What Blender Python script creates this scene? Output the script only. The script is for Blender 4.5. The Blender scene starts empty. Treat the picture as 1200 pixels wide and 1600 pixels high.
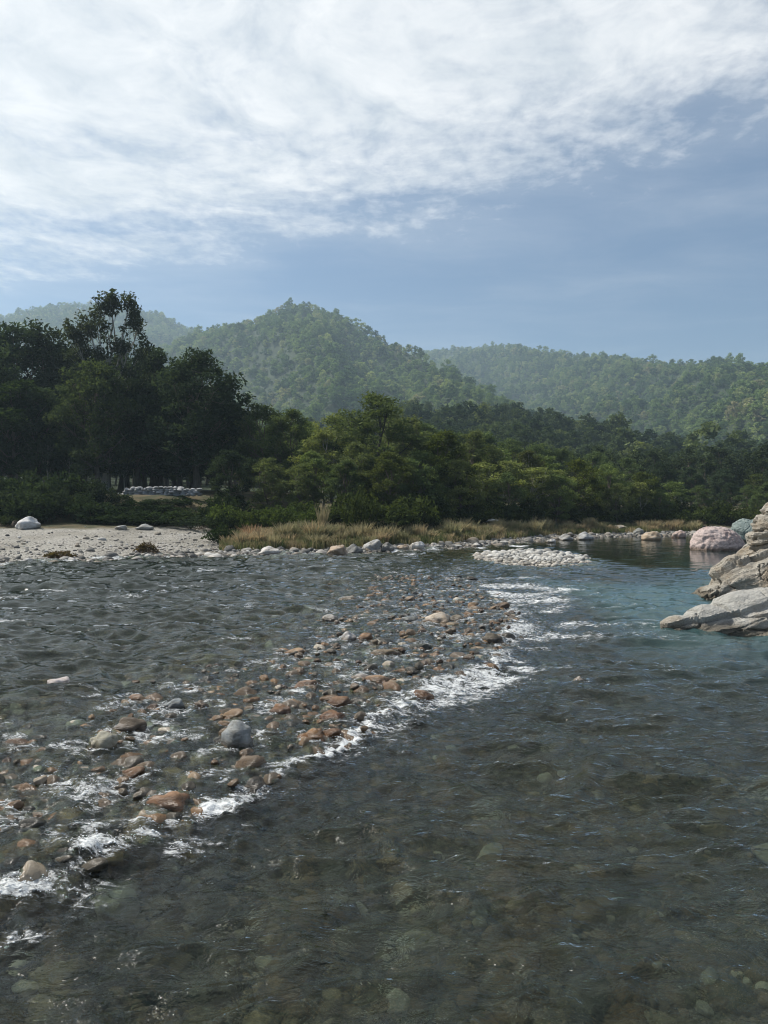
import bpy, bmesh, math, random
import numpy as np
from mathutils import Vector, Matrix, Euler

random.seed(7)
RNG = np.random.default_rng(11)
R = math.radians
S = bpy.context.scene
COL = S.collection

# ------------------------------------------------------------------ camera, sky, sun, exposure
CAM_H, FPX, HORIZON = 2.0, 1150.0, 792.0
cam = bpy.data.cameras.new('camera')
cam.lens = FPX / 1600 * 36.0
cam.sensor_fit = 'VERTICAL'
cam.sensor_height = 36.0
cam.sensor_width = 27.0
cam.clip_start = 0.05
cam.clip_end = 8000
camo = bpy.data.objects.new('camera', cam)
COL.objects.link(camo)
camo.location = (0, 0, CAM_H)
camo.rotation_euler = (R(90) - math.atan((800 - HORIZON) / FPX), 0, 0)
S.camera = camo

SUN_AZ, SUN_EL = R(-72), R(47)          # azimuth from +Y, positive to +X
sun_dir = Vector((math.sin(SUN_AZ) * math.cos(SUN_EL), math.cos(SUN_AZ) * math.cos(SUN_EL), math.sin(SUN_EL)))
sl = bpy.data.lights.new('sun', 'SUN')
sl.energy = 5.0
sl.angle = R(0.6)
sl.color = (1.0, 0.95, 0.87)
so = bpy.data.objects.new('sun', sl)
COL.objects.link(so)
so.rotation_euler = (-sun_dir).to_track_quat('-Z', 'Y').to_euler()
so.location = (-30, 5, 40)

S.view_settings.view_transform = 'Standard'
S.view_settings.look = 'None'
S.view_settings.gamma = 1.0
S.view_settings.use_curve_mapping = False
S.view_settings.exposure = 0.3

S.render.engine = 'CYCLES'
cy = S.cycles
cy.use_denoising = True
cy.denoising_prefilter = 'ACCURATE'
cy.use_adaptive_sampling = False
cy.filter_width = 1.1
cy.max_bounces = 10
cy.diffuse_bounces = 3
cy.glossy_bounces = 3
cy.transmission_bounces = 4
cy.transparent_max_bounces = 8
cy.volume_bounces = 0
cy.sample_clamp_indirect = 4.0
cy.sample_clamp_direct = 12.0
cy.blur_glossy = 1.0


class NT:
    """small node-tree helper"""
    def __init__(self, tree):
        self.t = tree
        tree.nodes.clear()

    def n(self, typ, ins=None, **attrs):
        nd = self.t.nodes.new(typ)
        for k, v in attrs.items():
            setattr(nd, k, v)
        for k, v in (ins or {}).items():
            sock = nd.inputs[k]
            if isinstance(v, bpy.types.NodeSocket):
                self.t.links.new(v, sock)
            else:
                sock.default_value = v
        return nd

    def math(self, op, a, b=None, c=None, clamp=False):
        nd = self.n('ShaderNodeMath', operation=op, use_clamp=clamp)
        for i, v in enumerate((a, b, c)):
            if v is None:
                continue
            if isinstance(v, bpy.types.NodeSocket):
                self.t.links.new(v, nd.inputs[i])
            else:
                nd.inputs[i].default_value = v
        return nd.outputs[0]

    def vmath(self, op, a, b=None):
        nd = self.n('ShaderNodeVectorMath', operation=op)
        for i, v in enumerate((a, b)):
            if v is None:
                continue
            if isinstance(v, bpy.types.NodeSocket):
                self.t.links.new(v, nd.inputs[i])
            else:
                nd.inputs[i].default_value = v
        return nd.outputs[0]

    def mixc(self, f, a, b, blend='MIX'):
        nd = self.n('ShaderNodeMix', data_type='RGBA', blend_type=blend)
        for i, v in ((0, f), (6, a), (7, b)):
            if isinstance(v, bpy.types.NodeSocket):
                self.t.links.new(v, nd.inputs[i])
            else:
                nd.inputs[i].default_value = v if i == 0 else (tuple(v) + (1,) if len(v) == 3 else v)
        return nd.outputs[2]

    def smooth(self, v, lo, hi, to0=0.0, to1=1.0):
        nd = self.n('ShaderNodeMapRange', interpolation_type='SMOOTHSTEP')
        self.t.links.new(v, nd.inputs[0])
        for i, q in zip((1, 2, 3, 4), (lo, hi, to0, to1)):
            if isinstance(q, bpy.types.NodeSocket):
                self.t.links.new(q, nd.inputs[i])
            else:
                nd.inputs[i].default_value = q
        return nd.outputs[0]

    def noise(self, vec, scale, detail=4.0, rough=0.55, dist=0.0):
        nd = self.n('ShaderNodeTexNoise', {'Vector': vec, 'Scale': scale, 'Detail': detail, 'Roughness': rough, 'Distortion': dist})
        return nd.outputs['Fac']

    def ramp(self, f, stops):
        nd = self.n('ShaderNodeValToRGB', {'Fac': f})
        cr = nd.color_ramp
        while len(cr.elements) < len(stops):
            cr.elements.new(0.5)
        for e, (p, c) in zip(cr.elements, stops):
            e.position = p
            e.color = tuple(c) + (1,) if len(c) == 3 else c
        return nd.outputs[0]


W = bpy.data.worlds.new('World')
S.world = W
W.use_nodes = True
w = NT(W.node_tree)
sky = w.n('ShaderNodeTexSky', sky_type='NISHITA', sun_disc=False, sun_elevation=SUN_EL, sun_rotation=SUN_AZ,
          altitude=300.0, air_density=1.0, dust_density=2.2, ozone_density=1.4)
tc = w.n('ShaderNodeTexCoord')
sep = w.n('ShaderNodeSeparateXYZ', {0: tc.outputs['Generated']})
zz = w.math('MAXIMUM', sep.outputs[2], 0.03)
pxy = w.n('ShaderNodeCombineXYZ', {0: w.math('DIVIDE', sep.outputs[0], zz), 1: w.math('DIVIDE', sep.outputs[1], zz), 2: 0.0}).outputs[0]
# thin cloud sheet on a plane high above: a bank to the left, breaking up to the right and away
off = w.vmath('SUBTRACT', pxy, (-0.9, 1.5, 0.0))
dist = w.n('ShaderNodeVectorMath', {0: off}, operation='LENGTH').outputs['Value']
edge_d = w.n('ShaderNodeVectorMath', {0: pxy, 1: (0.34, 0.80, 0.0)}, operation='DOT_PRODUCT').outputs['Value']
bank_f = w.math('MULTIPLY', w.smooth(edge_d, 0.95, 3.1, 1.0, 0.0), w.smooth(dist, 1.2, 3.6, 1.0, 0.0))
warp = w.n('ShaderNodeTexNoise', {'Vector': pxy, 'Scale': 1.1, 'Detail': 4.0})
pw = w.vmath('ADD', pxy, w.vmath('MULTIPLY', w.vmath('SUBTRACT', warp.outputs['Color'], (0.5, 0.5, 0.5)), (0.8, 0.45, 0)))
n_big = w.noise(w.vmath('MULTIPLY', pw, (0.7, 1.5, 1)), 1.15, 9.0, 0.60, 0.3)
n_mot = w.noise(w.vmath('MULTIPLY', pxy, (1.0, 0.8, 1)), 16.0, 4.0, 0.6, 0.2)       # mackerel ripples
n_fine = w.noise(w.vmath('MULTIPLY', pw, (1.0, 0.9, 1)), 5.0, 7.0, 0.62, 0.3)
base = w.math('ADD', w.math('MULTIPLY', n_big, 1.7), w.math('MULTIPLY', n_fine, 0.55))
base = w.math('ADD', base, w.math('MULTIPLY', n_mot, 0.75))
cov = w.math('ADD', base, w.math('MULTIPLY', w.math('SUBTRACT', bank_f, 0.5), 1.25))
thick = w.smooth(cov, 1.10, 2.16)
veil = w.math('MULTIPLY', w.smooth(w.math('ADD', n_big, w.math('MULTIPLY', bank_f, 0.45)), 0.36, 0.95), 0.32)
cm = w.math('MAXIMUM', thick, veil)
lowfade = w.smooth(sep.outputs[2], 0.04, 0.36, 0.25, 1.0)
cm = w.math('MULTIPLY', cm, w.math('MULTIPLY', lowfade, 0.95))
skyc = w.mixc(1.0, sky.outputs[0], (0.70, 0.83, 0.95), 'MULTIPLY')
ccol = w.ramp(n_fine, [(0.30, (6.6, 7.0, 7.4)), (0.66, (9.4, 9.4, 9.4))])
col = w.mixc(cm, skyc, ccol)
bg = w.n('ShaderNodeBackground', {'Color': col, 'Strength': 0.092})
w.n('ShaderNodeOutputWorld', {'Surface': bg.outputs[0]})

# ------------------------------------------------------------------ numpy noise
_P = np.random.default_rng(3).permutation(256)
_P = np.concatenate([_P, _P, _P]).astype(np.int32)
_g = np.random.default_rng(4).normal(size=(256, 3))
_G = _g / np.linalg.norm(_g, axis=1)[:, None]


def pn(x, y, z=0.0):
    x = np.asarray(x, float)
    y = np.asarray(y, float)
    z = np.asarray(z, float) + np.zeros_like(x)
    xi, yi, zi = np.floor(x), np.floor(y), np.floor(z)
    xf, yf, zf = x - xi, y - yi, z - zi
    xi, yi, zi = (xi.astype(np.int64) & 255), (yi.astype(np.int64) & 255), (zi.astype(np.int64) & 255)
    fd = lambda t: t * t * t * (t * (t * 6 - 15) + 10)
    u, v, q = fd(xf), fd(yf), fd(zf)
    out = 0
    for dx in (0, 1):
        wx = u if dx else 1 - u
        for dy in (0, 1):
            wy = v if dy else 1 - v
            for dz in (0, 1):
                wz = q if dz else 1 - q
                g = _G[_P[_P[_P[xi + dx] + yi + dy] + zi + dz]]
                out = out + wx * wy * wz * (g[..., 0] * (xf - dx) + g[..., 1] * (yf - dy) + g[..., 2] * (zf - dz))
    return out * 1.5


def fbm(x, y, z=0.0, o=4, lac=2.03, gain=0.5):
    a, s, t = 1.0, 0.0, 0.0
    x, y, z = np.asarray(x, float), np.asarray(y, float), np.asarray(z, float)
    for i in range(o):
        s = s + a * pn(x + 17.3 * i, y + 9.1 * i, z + 5.7 * i)
        t += a
        a *= gain
        x, y, z = x * lac, y * lac, z * lac
    return s / t


def sst(v, lo, hi):
    t = np.clip((v - lo) / (hi - lo), 0, 1)
    return t * t * (3 - 2 * t)


# ------------------------------------------------------------------ the lie of the land
BX = np.array([-60, -30, -12.5, -6.8, -2, 3, 8, 12, 21, 40, 90.])
BY = np.array([18, 21, 24.0, 29.0, 29.8, 34.5, 41, 46, 51, 58, 80.])
LY = np.array([-5, 2, 3.0, 3.6, 4.1, 4.9, 6.4, 7.7, 8.9, 11, 13.7, 17, 20, 24, 60.])
LX = np.array([-6, -3.2, -2.35, -1.95, -1.6, -1.05, -0.2, 0.35, 1.25, 1.9, 2.45, 2.5, 2.35, 3.4, 12.])
RY = np.array([-10, 8, 12, 18, 28, 40, 55, 80.])
RX = np.array([6.5, 7.0, 7.4, 11, 18, 27, 46, 80.])


def bank_y(x):
    return np.interp(x, BX, BY) + 0.5 * pn(np.asarray(x) * 0.35, 3.3) + 0.2 * pn(np.asarray(x) * 1.3, 8.1)


def line_x(y):
    return np.interp(y, LY, LX)


def to_world(px, d):
    return (px - 600.0) / FPX * d


def pix(px, py, d):
    """a point d metres ahead, at that direction"""
    return Vector(((px - 600) / FPX * d, d, CAM_H + (HORIZON - py) / FPX * d))


def dist_at(py, z=0.0):
    return (CAM_H - z) * FPX / (py - HORIZON)


HILLS = [  # crest line by direction (px, py), crest depth by px, foot depth, tree height allowance px, gully strength
    dict(c=[(100, 742), (300, 720), (500, 690), (640, 668), (760, 662), (925, 684), (1017, 710), (1072, 716), (1200, 728), (1400, 735), (1700, 740)],
         d=[(100, 240), (600, 230), (900, 200), (1700, 170)], b=[(0, 95), (1700, 85)], g=4.0, sc=60.),
    dict(c=[(-100, 640), (180, 590), (240, 560), (300, 530), (340, 521), (380, 511), (420, 499), (450, 483), (470, 479), (500, 489), (540, 507), (580, 525), (620, 543), (660, 559), (700, 586), (740, 612), (770, 632), (900, 720), (1100, 792)],
         d=[(0, 760), (400, 660), (560, 600), (800, 400), (1100, 380)], b=[(0, 330), (1100, 240)], g=44.0, sc=120.),
    dict(c=[(400, 640), (560, 580), (640, 556), (700, 550), (760, 547), (800, 543), (850, 556), (900, 559), (960, 565), (1000, 571), (1050, 577), (1090, 575), (1120, 573), (1160, 583), (1200, 588), (1300, 596), (1700, 600)],
         d=[(400, 1250), (660, 1180), (900, 820), (1200, 540), (1700, 480)], b=[(400, 520), (660, 480), (1200, 190), (1700, 180)], g=40.0, sc=110.),
    dict(c=[(-500, 540), (-200, 525), (-50, 510), (0, 500), (60, 485), (100, 480), (140, 480), (200, 485), (250, 495), (290, 514), (320, 524), (400, 548), (600, 600), (800, 640)],
         d=[(-500, 1000), (800, 1050)], b=[(-500, 480), (800, 560)], g=24.0, sc=150.),
]


def ip(tab, v):
    a = np.array(tab, float)
    return np.interp(v, a[:, 0], a[:, 1])


def hill_parts(x, y):
    yy = np.maximum(y, 1.0)
    px = 600 + FPX * x / yy
    out = []
    for k, h in enumerate(HILLS):
        D, B = ip(h['d'], px), ip(h['b'], px)
        zc = np.maximum(CAM_H + (HORIZON - ip(h['c'], px)) / FPX * D, 0)
        t = (yy - B) / (D - B)
        up = np.clip(t, 0, 1) ** 1.15
        dn = np.clip(1 - (yy - D) / (0.55 * D), 0, 1)
        env = np.clip(t, 0, 1) * np.clip(1.0 - t, 0, 1) * 4
        rid = 1 - 2 * np.abs(fbm(x / h['sc'] + 3 * k, y / (h['sc'] * 1.7) + 5 * k, 0.3 + k, 3))
        gul = h['g'] * env * (rid - 0.55)
        out.append((np.where(t <= 1, zc * up + gul, zc * dn), t))
    return out


def inland(x, b):
    zl = np.interp(b, [0, 1, 5, 12, 15, 21, 30, 60, 150, 1600], [0, .10, .35, .95, 1.15, 2.75, 3.1, 4, 9, 12])
    zc = np.interp(b, [0, 1, 4, 8, 12, 20, 40, 80, 150, 1600], [0.02, .14, .45, .8, 1.2, 1.9, 2.6, 4, 9, 12])
    f = sst(x, -7.5, -4.5)
    return zl * (1 - f) + zc * f


def depth_run(x, y):
    """depth of water below its mean level inside the river"""
    s = x - line_x(y)
    right = np.interp(s, [0, 0.5, 1.4, 3.0, 6], [0.10, 0.28, 0.55, 0.75, 0.9]) + 0.9 * sst(s, .4, 2.4) * sst(y, 5.0, 14) * (1 - sst(y, 22, 27))
    left = np.interp(-s, [0, 0.4, 3.2, 5.0, 9], [0.10, 0.09, 0.12, 0.34, 0.55])
    return np.where(s > 0, right, left)


def level(x, y):
    s = x - line_x(y)
    near = 1 - sst(y, 20, 30)
    return 0.09 * (1 - sst(s, -0.5, 0.7)) * near + 0.05 * (1 - near)


def ground_z(x, y, detail=True):
    x = np.asarray(x, float)
    y = np.asarray(y, float)
    b = y - bank_y(x)
    land = inland(x, b)
    for z, t in hill_parts(x, y):
        land = np.maximum(land, z)
    if detail:
        land = land + 0.05 * fbm(x * 0.8, y * 0.8, 1.1, 3) * np.clip(b, 0, 1) + np.clip((b - 15) / 20, 0, 1) * 0.5 * fbm(x * .12, y * .12, 2.2, 3)
    dep = depth_run(x, y)
    dep = np.minimum(dep, -b * 0.16 + 0.02)
    bed = level(x, y) - dep
    if detail:
        bed = bed + 0.035 * fbm(x * 2.2, y * 2.2, 4.4, 3)
    # low pebble island
    e = ((x - 5.6) / 2.3) ** 2 + ((y - 28.2) / 4.0) ** 2 + 0.35 * fbm(x * .6, y * .6, 7.7, 2)
    bed = np.maximum(bed, 0.24 - 0.26 * e)
    z = np.where(b > 0, np.maximum(land, 0.0 + b * 0.02), bed)
    # right bank
    xr = x - np.interp(y, RY, RX)
    rb = (np.clip(xr, 0, 5) * 0.45 - 0.35) * (1 - .9 * sst(y, 24, 36))
    z = np.where((xr > 0) & (y < 60), np.maximum(z, rb), z)
    return z


def gz(x, y):
    return float(ground_z(np.array([x]), np.array([y]))[0])


# ------------------------------------------------------------------ object helpers
def link(o, parent=None):
    COL.objects.link(o)
    if parent is not None:
        o.parent = parent
    return o


def tag(o, label=None, cat=None, group=None, kind=None):
    if label:
        o['label'] = label
    if cat:
        o['category'] = cat
    if group:
        o['group'] = group
    if kind:
        o['kind'] = kind
    return o


def mesh_np(name, verts, faces, mat=None, smooth=False):
    """verts (n,3); faces (m,3) or (m,4) int array"""
    me = bpy.data.meshes.new(name)
    verts = np.asarray(verts, np.float32)
    faces = np.asarray(faces, np.int32)
    k = faces.shape[1]
    me.vertices.add(len(verts))
    me.vertices.foreach_set('co', verts.ravel())
    me.loops.add(faces.size)
    me.loops.foreach_set('vertex_index', faces.ravel())
    me.polygons.add(len(faces))
    me.polygons.foreach_set('loop_start', np.arange(0, faces.size, k, dtype=np.int32))
    me.polygons.foreach_set('loop_total', np.full(len(faces), k, np.int32))
    me.polygons.foreach_set('use_smooth', np.full(len(faces), smooth, bool))
    me.update(calc_edges=True)
    if mat:
        me.materials.append(mat)
    return me


def attr(me, name, vals, typ='FLOAT'):
    a = me.attributes.new(name, typ, 'POINT')
    a.data.foreach_set('value' if typ != 'FLOAT_VECTOR' else 'vector', np.asarray(vals, np.float32 if typ != 'INT' else np.int32).ravel())


def obj(name, me, parent=None):
    return link(bpy.data.objects.new(name, me), parent)


def grid_faces(nr, nc):
    i = np.arange(nr - 1)[:, None] * nc + np.arange(nc - 1)[None, :]
    i = i.ravel()
    return np.stack([i, i + 1, i + nc + 1, i + nc], 1)


def new_mat(name):
    m = bpy.data.materials.new(name)
    m.use_nodes = True
    return m, NT(m.node_tree)


def out(t, surf=None, vol=None):
    o = t.n('ShaderNodeOutputMaterial')
    if surf:
        t.t.links.new(surf, o.inputs['Surface'])
    if vol:
        t.t.links.new(vol, o.inputs['Volume'])


def scatter(name, pts, rots, scls, idx, protos, label=None, cat=None):
    """one uncountable mass, made of many small pieces on points"""
    c = bpy.data.collections.new(name + '_pieces')
    for i, me in enumerate(protos):
        o = bpy.data.objects.new('%s_piece_%02d' % (name, i), me)
        c.objects.link(o)
    me = bpy.data.meshes.new(name)
    pts = np.asarray(pts, np.float32)
    me.vertices.add(len(pts))
    me.vertices.foreach_set('co', pts.ravel())
    attr(me, 'rot', rots, 'FLOAT_VECTOR')
    attr(me, 'scl', scls, 'FLOAT_VECTOR')
    attr(me, 'idx', idx, 'INT')
    me.update()
    ng = bpy.data.node_groups.new(name, 'GeometryNodeTree')
    ng.interface.new_socket('Geometry', in_out='INPUT', socket_type='NodeSocketGeometry')
    ng.interface.new_socket('Geometry', in_out='OUTPUT', socket_type='NodeSocketGeometry')
    t = NT(ng)
    gi = t.n('NodeGroupInput')
    ci = t.n('GeometryNodeCollectionInfo', transform_space='ORIGINAL')
    ci.inputs['Collection'].default_value = c
    ci.inputs['Separate Children'].default_value = True
    ci.inputs['Reset Children'].default_value = True

    def na(nm, ty):
        q = t.n('GeometryNodeInputNamedAttribute', data_type=ty)
        q.inputs['Name'].default_value = nm
        return q.outputs[0]
    er = t.n('FunctionNodeEulerToRotation', {0: na('rot', 'FLOAT_VECTOR')})
    ins = t.n('GeometryNodeInstanceOnPoints', {'Points': gi.outputs[0], 'Instance': ci.outputs[0], 'Pick Instance': True,
                                               'Instance Index': na('idx', 'INT'), 'Rotation': er.outputs[0], 'Scale': na('scl', 'FLOAT_VECTOR')})
    t.n('NodeGroupOutput', {0: ins.outputs[0]})
    o = obj(name, me)
    md = o.modifiers.new('pieces', 'NODES')
    md.node_group = ng
    tag(o, label, cat, kind='stuff')
    return o


# ------------------------------------------------------------------ materials
def mat_ground():
    m, t = new_mat('ground')
    tcn = t.n('ShaderNodeNewGeometry')
    P = tcn.outputs['Position']
    a = t.n('ShaderNodeAttribute', attribute_name='zone')       # 0 bed, 1 gravel beach, 2 grown-over soil, 3 wooded hill
    zone = a.outputs['Fac']
    n1 = t.noise(P, 1.3, 6, 0.6)
    n2 = t.noise(P, 14, 5, 0.65)
    Pv = t.vmath('ADD', P, t.vmath('MULTIPLY', t.n('ShaderNodeTexNoise', {'Vector': P, 'Scale': 6.0, 'Detail': 3.0}).outputs['Color'], (.12, .12, .12)))
    vor = t.n('ShaderNodeTexVoronoi', {'Vector': Pv, 'Scale': 13.0, 'Randomness': 1.0})
    peb = t.ramp(t.n('ShaderNodeSeparateColor', {0: vor.outputs['Color']}).outputs[0],
                 [(0, (.05, .05, .042)), (.4, (.11, .098, .07)), (.7, (.20, .145, .085)), (1, (.27, .27, .23))])
    peb2 = t.ramp(t.n('ShaderNodeSeparateColor', {0: t.n('ShaderNodeTexVoronoi', {'Vector': Pv, 'Scale': 34.0}).outputs['Color']}).outputs[1], [(0, (.04, .04, .033)), (.5, (.11, .095, .065)), (.8, (.17, .13, .08)), (1, (.25, .24, .2))])
    peb = t.mixc(t.smooth(n2, .42, .56), peb, peb2)
    bed = t.mixc(t.math('MULTIPLY', n1, .7), peb, (.05, .056, .04))
    vor2 = t.n('ShaderNodeTexVoronoi', {'Vector': P, 'Scale': 22.0})
    gr = t.ramp(t.n('ShaderNodeSeparateColor', {0: vor2.outputs['Color']}).outputs[0], [(0, (.14, .135, .12)), (.5, (.27, .255, .225)), (1, (.46, .44, .40))])
    sand = t.mixc(t.math('MULTIPLY', t.smooth(n1, .46, .62), .75), gr, (.33, .315, .275))
    soil = t.mixc(t.smooth(n1, .35, .65), (.055, .06, .03), (.13, .105, .06))
    hill = t.mixc(t.smooth(n1, .35, .7), (.026, .042, .02), (.045, .055, .028))
    c = t.mixc(t.smooth(zone, .1, .9), bed, sand)
    c = t.mixc(t.smooth(zone, 1.15, 1.9), c, soil)
    c = t.mixc(t.smooth(zone, 2.1, 2.9), c, hill)
    bh = t.math('ADD', t.math('MULTIPLY', n2, .03), t.math('ADD', t.math('MULTIPLY', vor.outputs['Distance'], -.05), t.math('MULTIPLY', vor2.outputs['Distance'], -.06)))
    n0 = t.noise(P, .35, 4, .6)
    c = t.mixc(t.math('MULTIPLY', t.smooth(n0, .42, .62), .55), c, t.mixc(1.0, c, (.62, .60, .55), 'MULTIPLY'))
    pz = t.n('ShaderNodeSeparateXYZ', {0: P}).outputs[2]
    damp = t.smooth(t.math('ADD', pz, t.math('MULTIPLY', n1, .16)), .12, .26)
    c = t.mixc(damp, t.mixc(1.0, c, (.5, .47, .42), 'MULTIPLY'), c)
    b = t.n('ShaderNodeBump', {'Height': bh, 'Strength': 0.9, 'Distance': 0.5})
    p = t.n('ShaderNodeBsdfPrincipled', {'Base Color': c, 'Roughness': 0.9, 'Normal': b.outputs[0]})
    p.inputs['Specular IOR Level'].default_value = 0.2
    out(t, p.outputs[0])
    return m


def mat_stone():
    """stone whose colour is the object's own colour, with mottling; wet=glossier"""
    m, t = new_mat('stone')
    oi = t.n('ShaderNodeObjectInfo')
    g = t.n('ShaderNodeTexCoord').outputs['Object']
    v = t.vmath('ADD', g, t.n('ShaderNodeCombineXYZ', {0: t.math('MULTIPLY', oi.outputs['Random'], 40.0), 1: 0.0, 2: 0.0}).outputs[0])
    n1 = t.noise(v, 1.6, 6, .62, .4)
    n2 = t.noise(v, 9.0, 5, .7)
    n3 = t.noise(t.vmath('MULTIPLY', v, (1, 1, 5)), 1.1, 4, .6, .6)
    c = t.mixc(t.smooth(n1, .35, .7), oi.outputs['Color'], t.mixc(1.0, oi.outputs['Color'], (.55, .50, .42), 'MULTIPLY'))
    c = t.mixc(t.math('MULTIPLY', t.smooth(n3, .52, .62), .45), c, t.mixc(.5, oi.outputs['Color'], (.62, .60, .56)))
    c = t.mixc(t.math('MULTIPLY', n2, .55), c, t.mixc(1.0, c, (.45, .45, .45), 'MULTIPLY'))
    b = t.n('ShaderNodeBump', {'Height': t.math('ADD', n2, t.math('MULTIPLY', n1, 2.0)), 'Strength': .45, 'Distance': .06})
    wz = t.n('ShaderNodeSeparateXYZ', {0: t.n('ShaderNodeNewGeometry').outputs['Position']}).outputs[2]
    dry = t.smooth(t.math('ADD', wz, t.math('MULTIPLY', n1, .05)), .135, .185)
    c = t.mixc(dry, t.mixc(1.0, c, (.52, .46, .40), 'MULTIPLY'), c)
    p = t.n('ShaderNodeBsdfPrincipled', {'Base Color': c, 'Roughness': t.math('MULTIPLY_ADD', dry, .45, .22), 'Normal': b.outputs[0]})
    out(t, p.outputs[0])
    return m


def mat_pebble(name, stops):
    m, t = new_mat(name)
    oi = t.n('ShaderNodeObjectInfo')
    g = t.n('ShaderNodeTexCoord').outputs['Object']
    n2 = t.noise(g, 3.0, 5, .65)
    c = t.ramp(oi.outputs['Random'], stops)
    c = t.mixc(t.math('MULTIPLY', n2, .7), c, t.mixc(1.0, c, (.5, .48, .42), 'MULTIPLY'))
    wz = t.n('ShaderNodeSeparateXYZ', {0: t.n('ShaderNodeNewGeometry').outputs['Position']}).outputs[2]
    dry = t.smooth(t.math('ADD', wz, t.math('MULTIPLY', n2, .05)), .13, .20)
    c = t.mixc(dry, t.mixc(1.0, c, (.85, .79, .72), 'MULTIPLY'), c)
    n5 = t.noise(g, 12.0, 3, .6)
    bmp = t.n('ShaderNodeBump', {'Height': t.math('ADD', n5, t.math('MULTIPLY', n2, 2.0)), 'Strength': .4, 'Distance': .08})
    p = t.n('ShaderNodeBsdfPrincipled', {'Base Color': c, 'Roughness': t.math('MULTIPLY_ADD', dry, .45, .22), 'Normal': bmp.outputs[0]})
    out(t, p.outputs[0])
    return m


def mat_leaf(name, own=True, stops=None, trans=.35):
    m, t = new_mat(name)
    oi = t.n('ShaderNodeObjectInfo')
    a = t.n('ShaderNodeAttribute', attribute_name='rnd').outputs['Fac']
    if own:
        base_c = oi.outputs['Color']
    else:
        base_c = t.ramp(oi.outputs['Random'], stops)
    c = t.mixc(1.0, base_c, t.ramp(a, [(0, (.55, .6, .6)), (.5, (1, 1, 1)), (.9, (1.35, 1.28, 1.0)), (1, (1.5, 1.4, .9))]), 'MULTIPLY')
    d = t.n('ShaderNodeBsdfDiffuse', {'Color': c})
    tr = t.n('ShaderNodeBsdfTranslucent', {'Color': t.mixc(1.0, c, (1.15, 1.2, .7), 'MULTIPLY')})
    s = t.n('ShaderNodeMixShader', {0: trans, 1: d.outputs[0], 2: tr.outputs[0]})
    out(t, s.outputs[0])
    return m


def mat_bark():
    m, t = new_mat('bark')
    oi = t.n('ShaderNodeObjectInfo')
    g = t.n('ShaderNodeTexCoord').outputs['Object']
    n = t.noise(t.vmath('MULTIPLY', g, (6, 6, 1.2)), 2.0, 5, .65)
    c = t.mixc(t.smooth(n, .3, .7), t.mixc(1.0, oi.outputs['Color'], (.5, .48, .45), 'MULTIPLY'), oi.outputs['Color'])
    b = t.n('ShaderNodeBump', {'Height': n, 'Strength': .6, 'Distance': .05})
    p = t.n('ShaderNodeBsdfPrincipled', {'Base Color': c, 'Roughness': .9, 'Normal': b.outputs[0]})
    out(t, p.outputs[0])
    return m


def mat_water():
    m, t = new_mat('river_water')
    P = t.n('ShaderNodeNewGeometry').outputs['Position']
    foam = t.n('ShaderNodeAttribute', attribute_name='foam').outputs['Fac']
    murk = t.n('ShaderNodeAttribute', attribute_name='murk').outputs['Fac']
    deep = t.n('ShaderNodeAttribute', attribute_name='deep').outputs['Fac']
    chop = t.n('ShaderNodeAttribute', attribute_name='chop').outputs['Fac']
    P1 = t.vmath('MULTIPLY', P, (.75, 1.25, 1.0))
    n1 = t.noise(P1, 7.0, 4, .6, .5)
    n2 = t.noise(P1, 24.0, 3, .6, .3)
    h = t.math('ADD', t.math('MULTIPLY', n1, .042), t.math('MULTIPLY', n2, .007))
    bump = t.n('ShaderNodeBump', {'Height': t.math('MULTIPLY', h, chop), 'Strength': 1.0, 'Distance': 1.0})
    N = bump.outputs[0]
    tint = (.79, .93, .85, 1)
    rf = t.n('ShaderNodeBsdfRefraction', {'Color': tint, 'Roughness': 0.0, 'IOR': 1.33, 'Normal': N})
    tp = t.n('ShaderNodeBsdfTransparent', {'Color': tint})
    und = t.n('ShaderNodeMixShader', {0: .42, 1: rf.outputs[0], 2: tp.outputs[0]})
    mcol = t.mixc(deep, (.017, .026, .022), (.055, .115, .122))
    md = t.n('ShaderNodeBsdfDiffuse', {'Color': mcol})
    und = t.n('ShaderNodeMixShader', {0: murk, 1: und.outputs[0], 2: md.outputs[0]})
    fr = t.n('ShaderNodeFresnel', {'IOR': 1.33, 'Normal': N})
    gl = t.n('ShaderNodeBsdfGlossy', {'Color': (.95, .95, .95, 1), 'Roughness': .05, 'Normal': N})
    sf = t.n('ShaderNodeMixShader', {0: fr.outputs[0], 1: und.outputs[0], 2: gl.outputs[0]})
    Pf = t.vmath('MULTIPLY', P, (.42, 1.0, 1.0))
    f1 = t.noise(Pf, 11.0, 6, .72, 1.6)
    f2 = t.noise(P, 42.0, 3, .65, .8)  # fine flecks of foam, painting glints in the riffle as well
    f3 = t.noise(Pf, 5.0, 4, .6, 2.2)
    web = t.math('SUBTRACT', 1.0, t.math('ABSOLUTE', t.math('MULTIPLY_ADD', f3, 2.0, -1.0)))
    fm = t.math('ADD', t.math('MULTIPLY', web, .40), t.math('ADD', t.math('MULTIPLY', f1, .44), t.math('MULTIPLY', f2, .16)))
    fm = t.math('MULTIPLY_ADD', fm, 2.1, -.70)
    mask = t.math('MULTIPLY', t.smooth(t.math('ADD', fm, foam), 1.02, 1.36), .96)
    fc = t.n('ShaderNodeBsdfDiffuse', {'Color': (.80, .82, .82, 1), 'Normal': t.n('ShaderNodeBump', {'Height': fm, 'Strength': .8, 'Distance': .06}).outputs[0]})
    fin = t.n('ShaderNodeMixShader', {0: mask, 1: sf.outputs[0], 2: fc.outputs[0]})
    out(t, fin.outputs[0])
    return m


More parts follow.
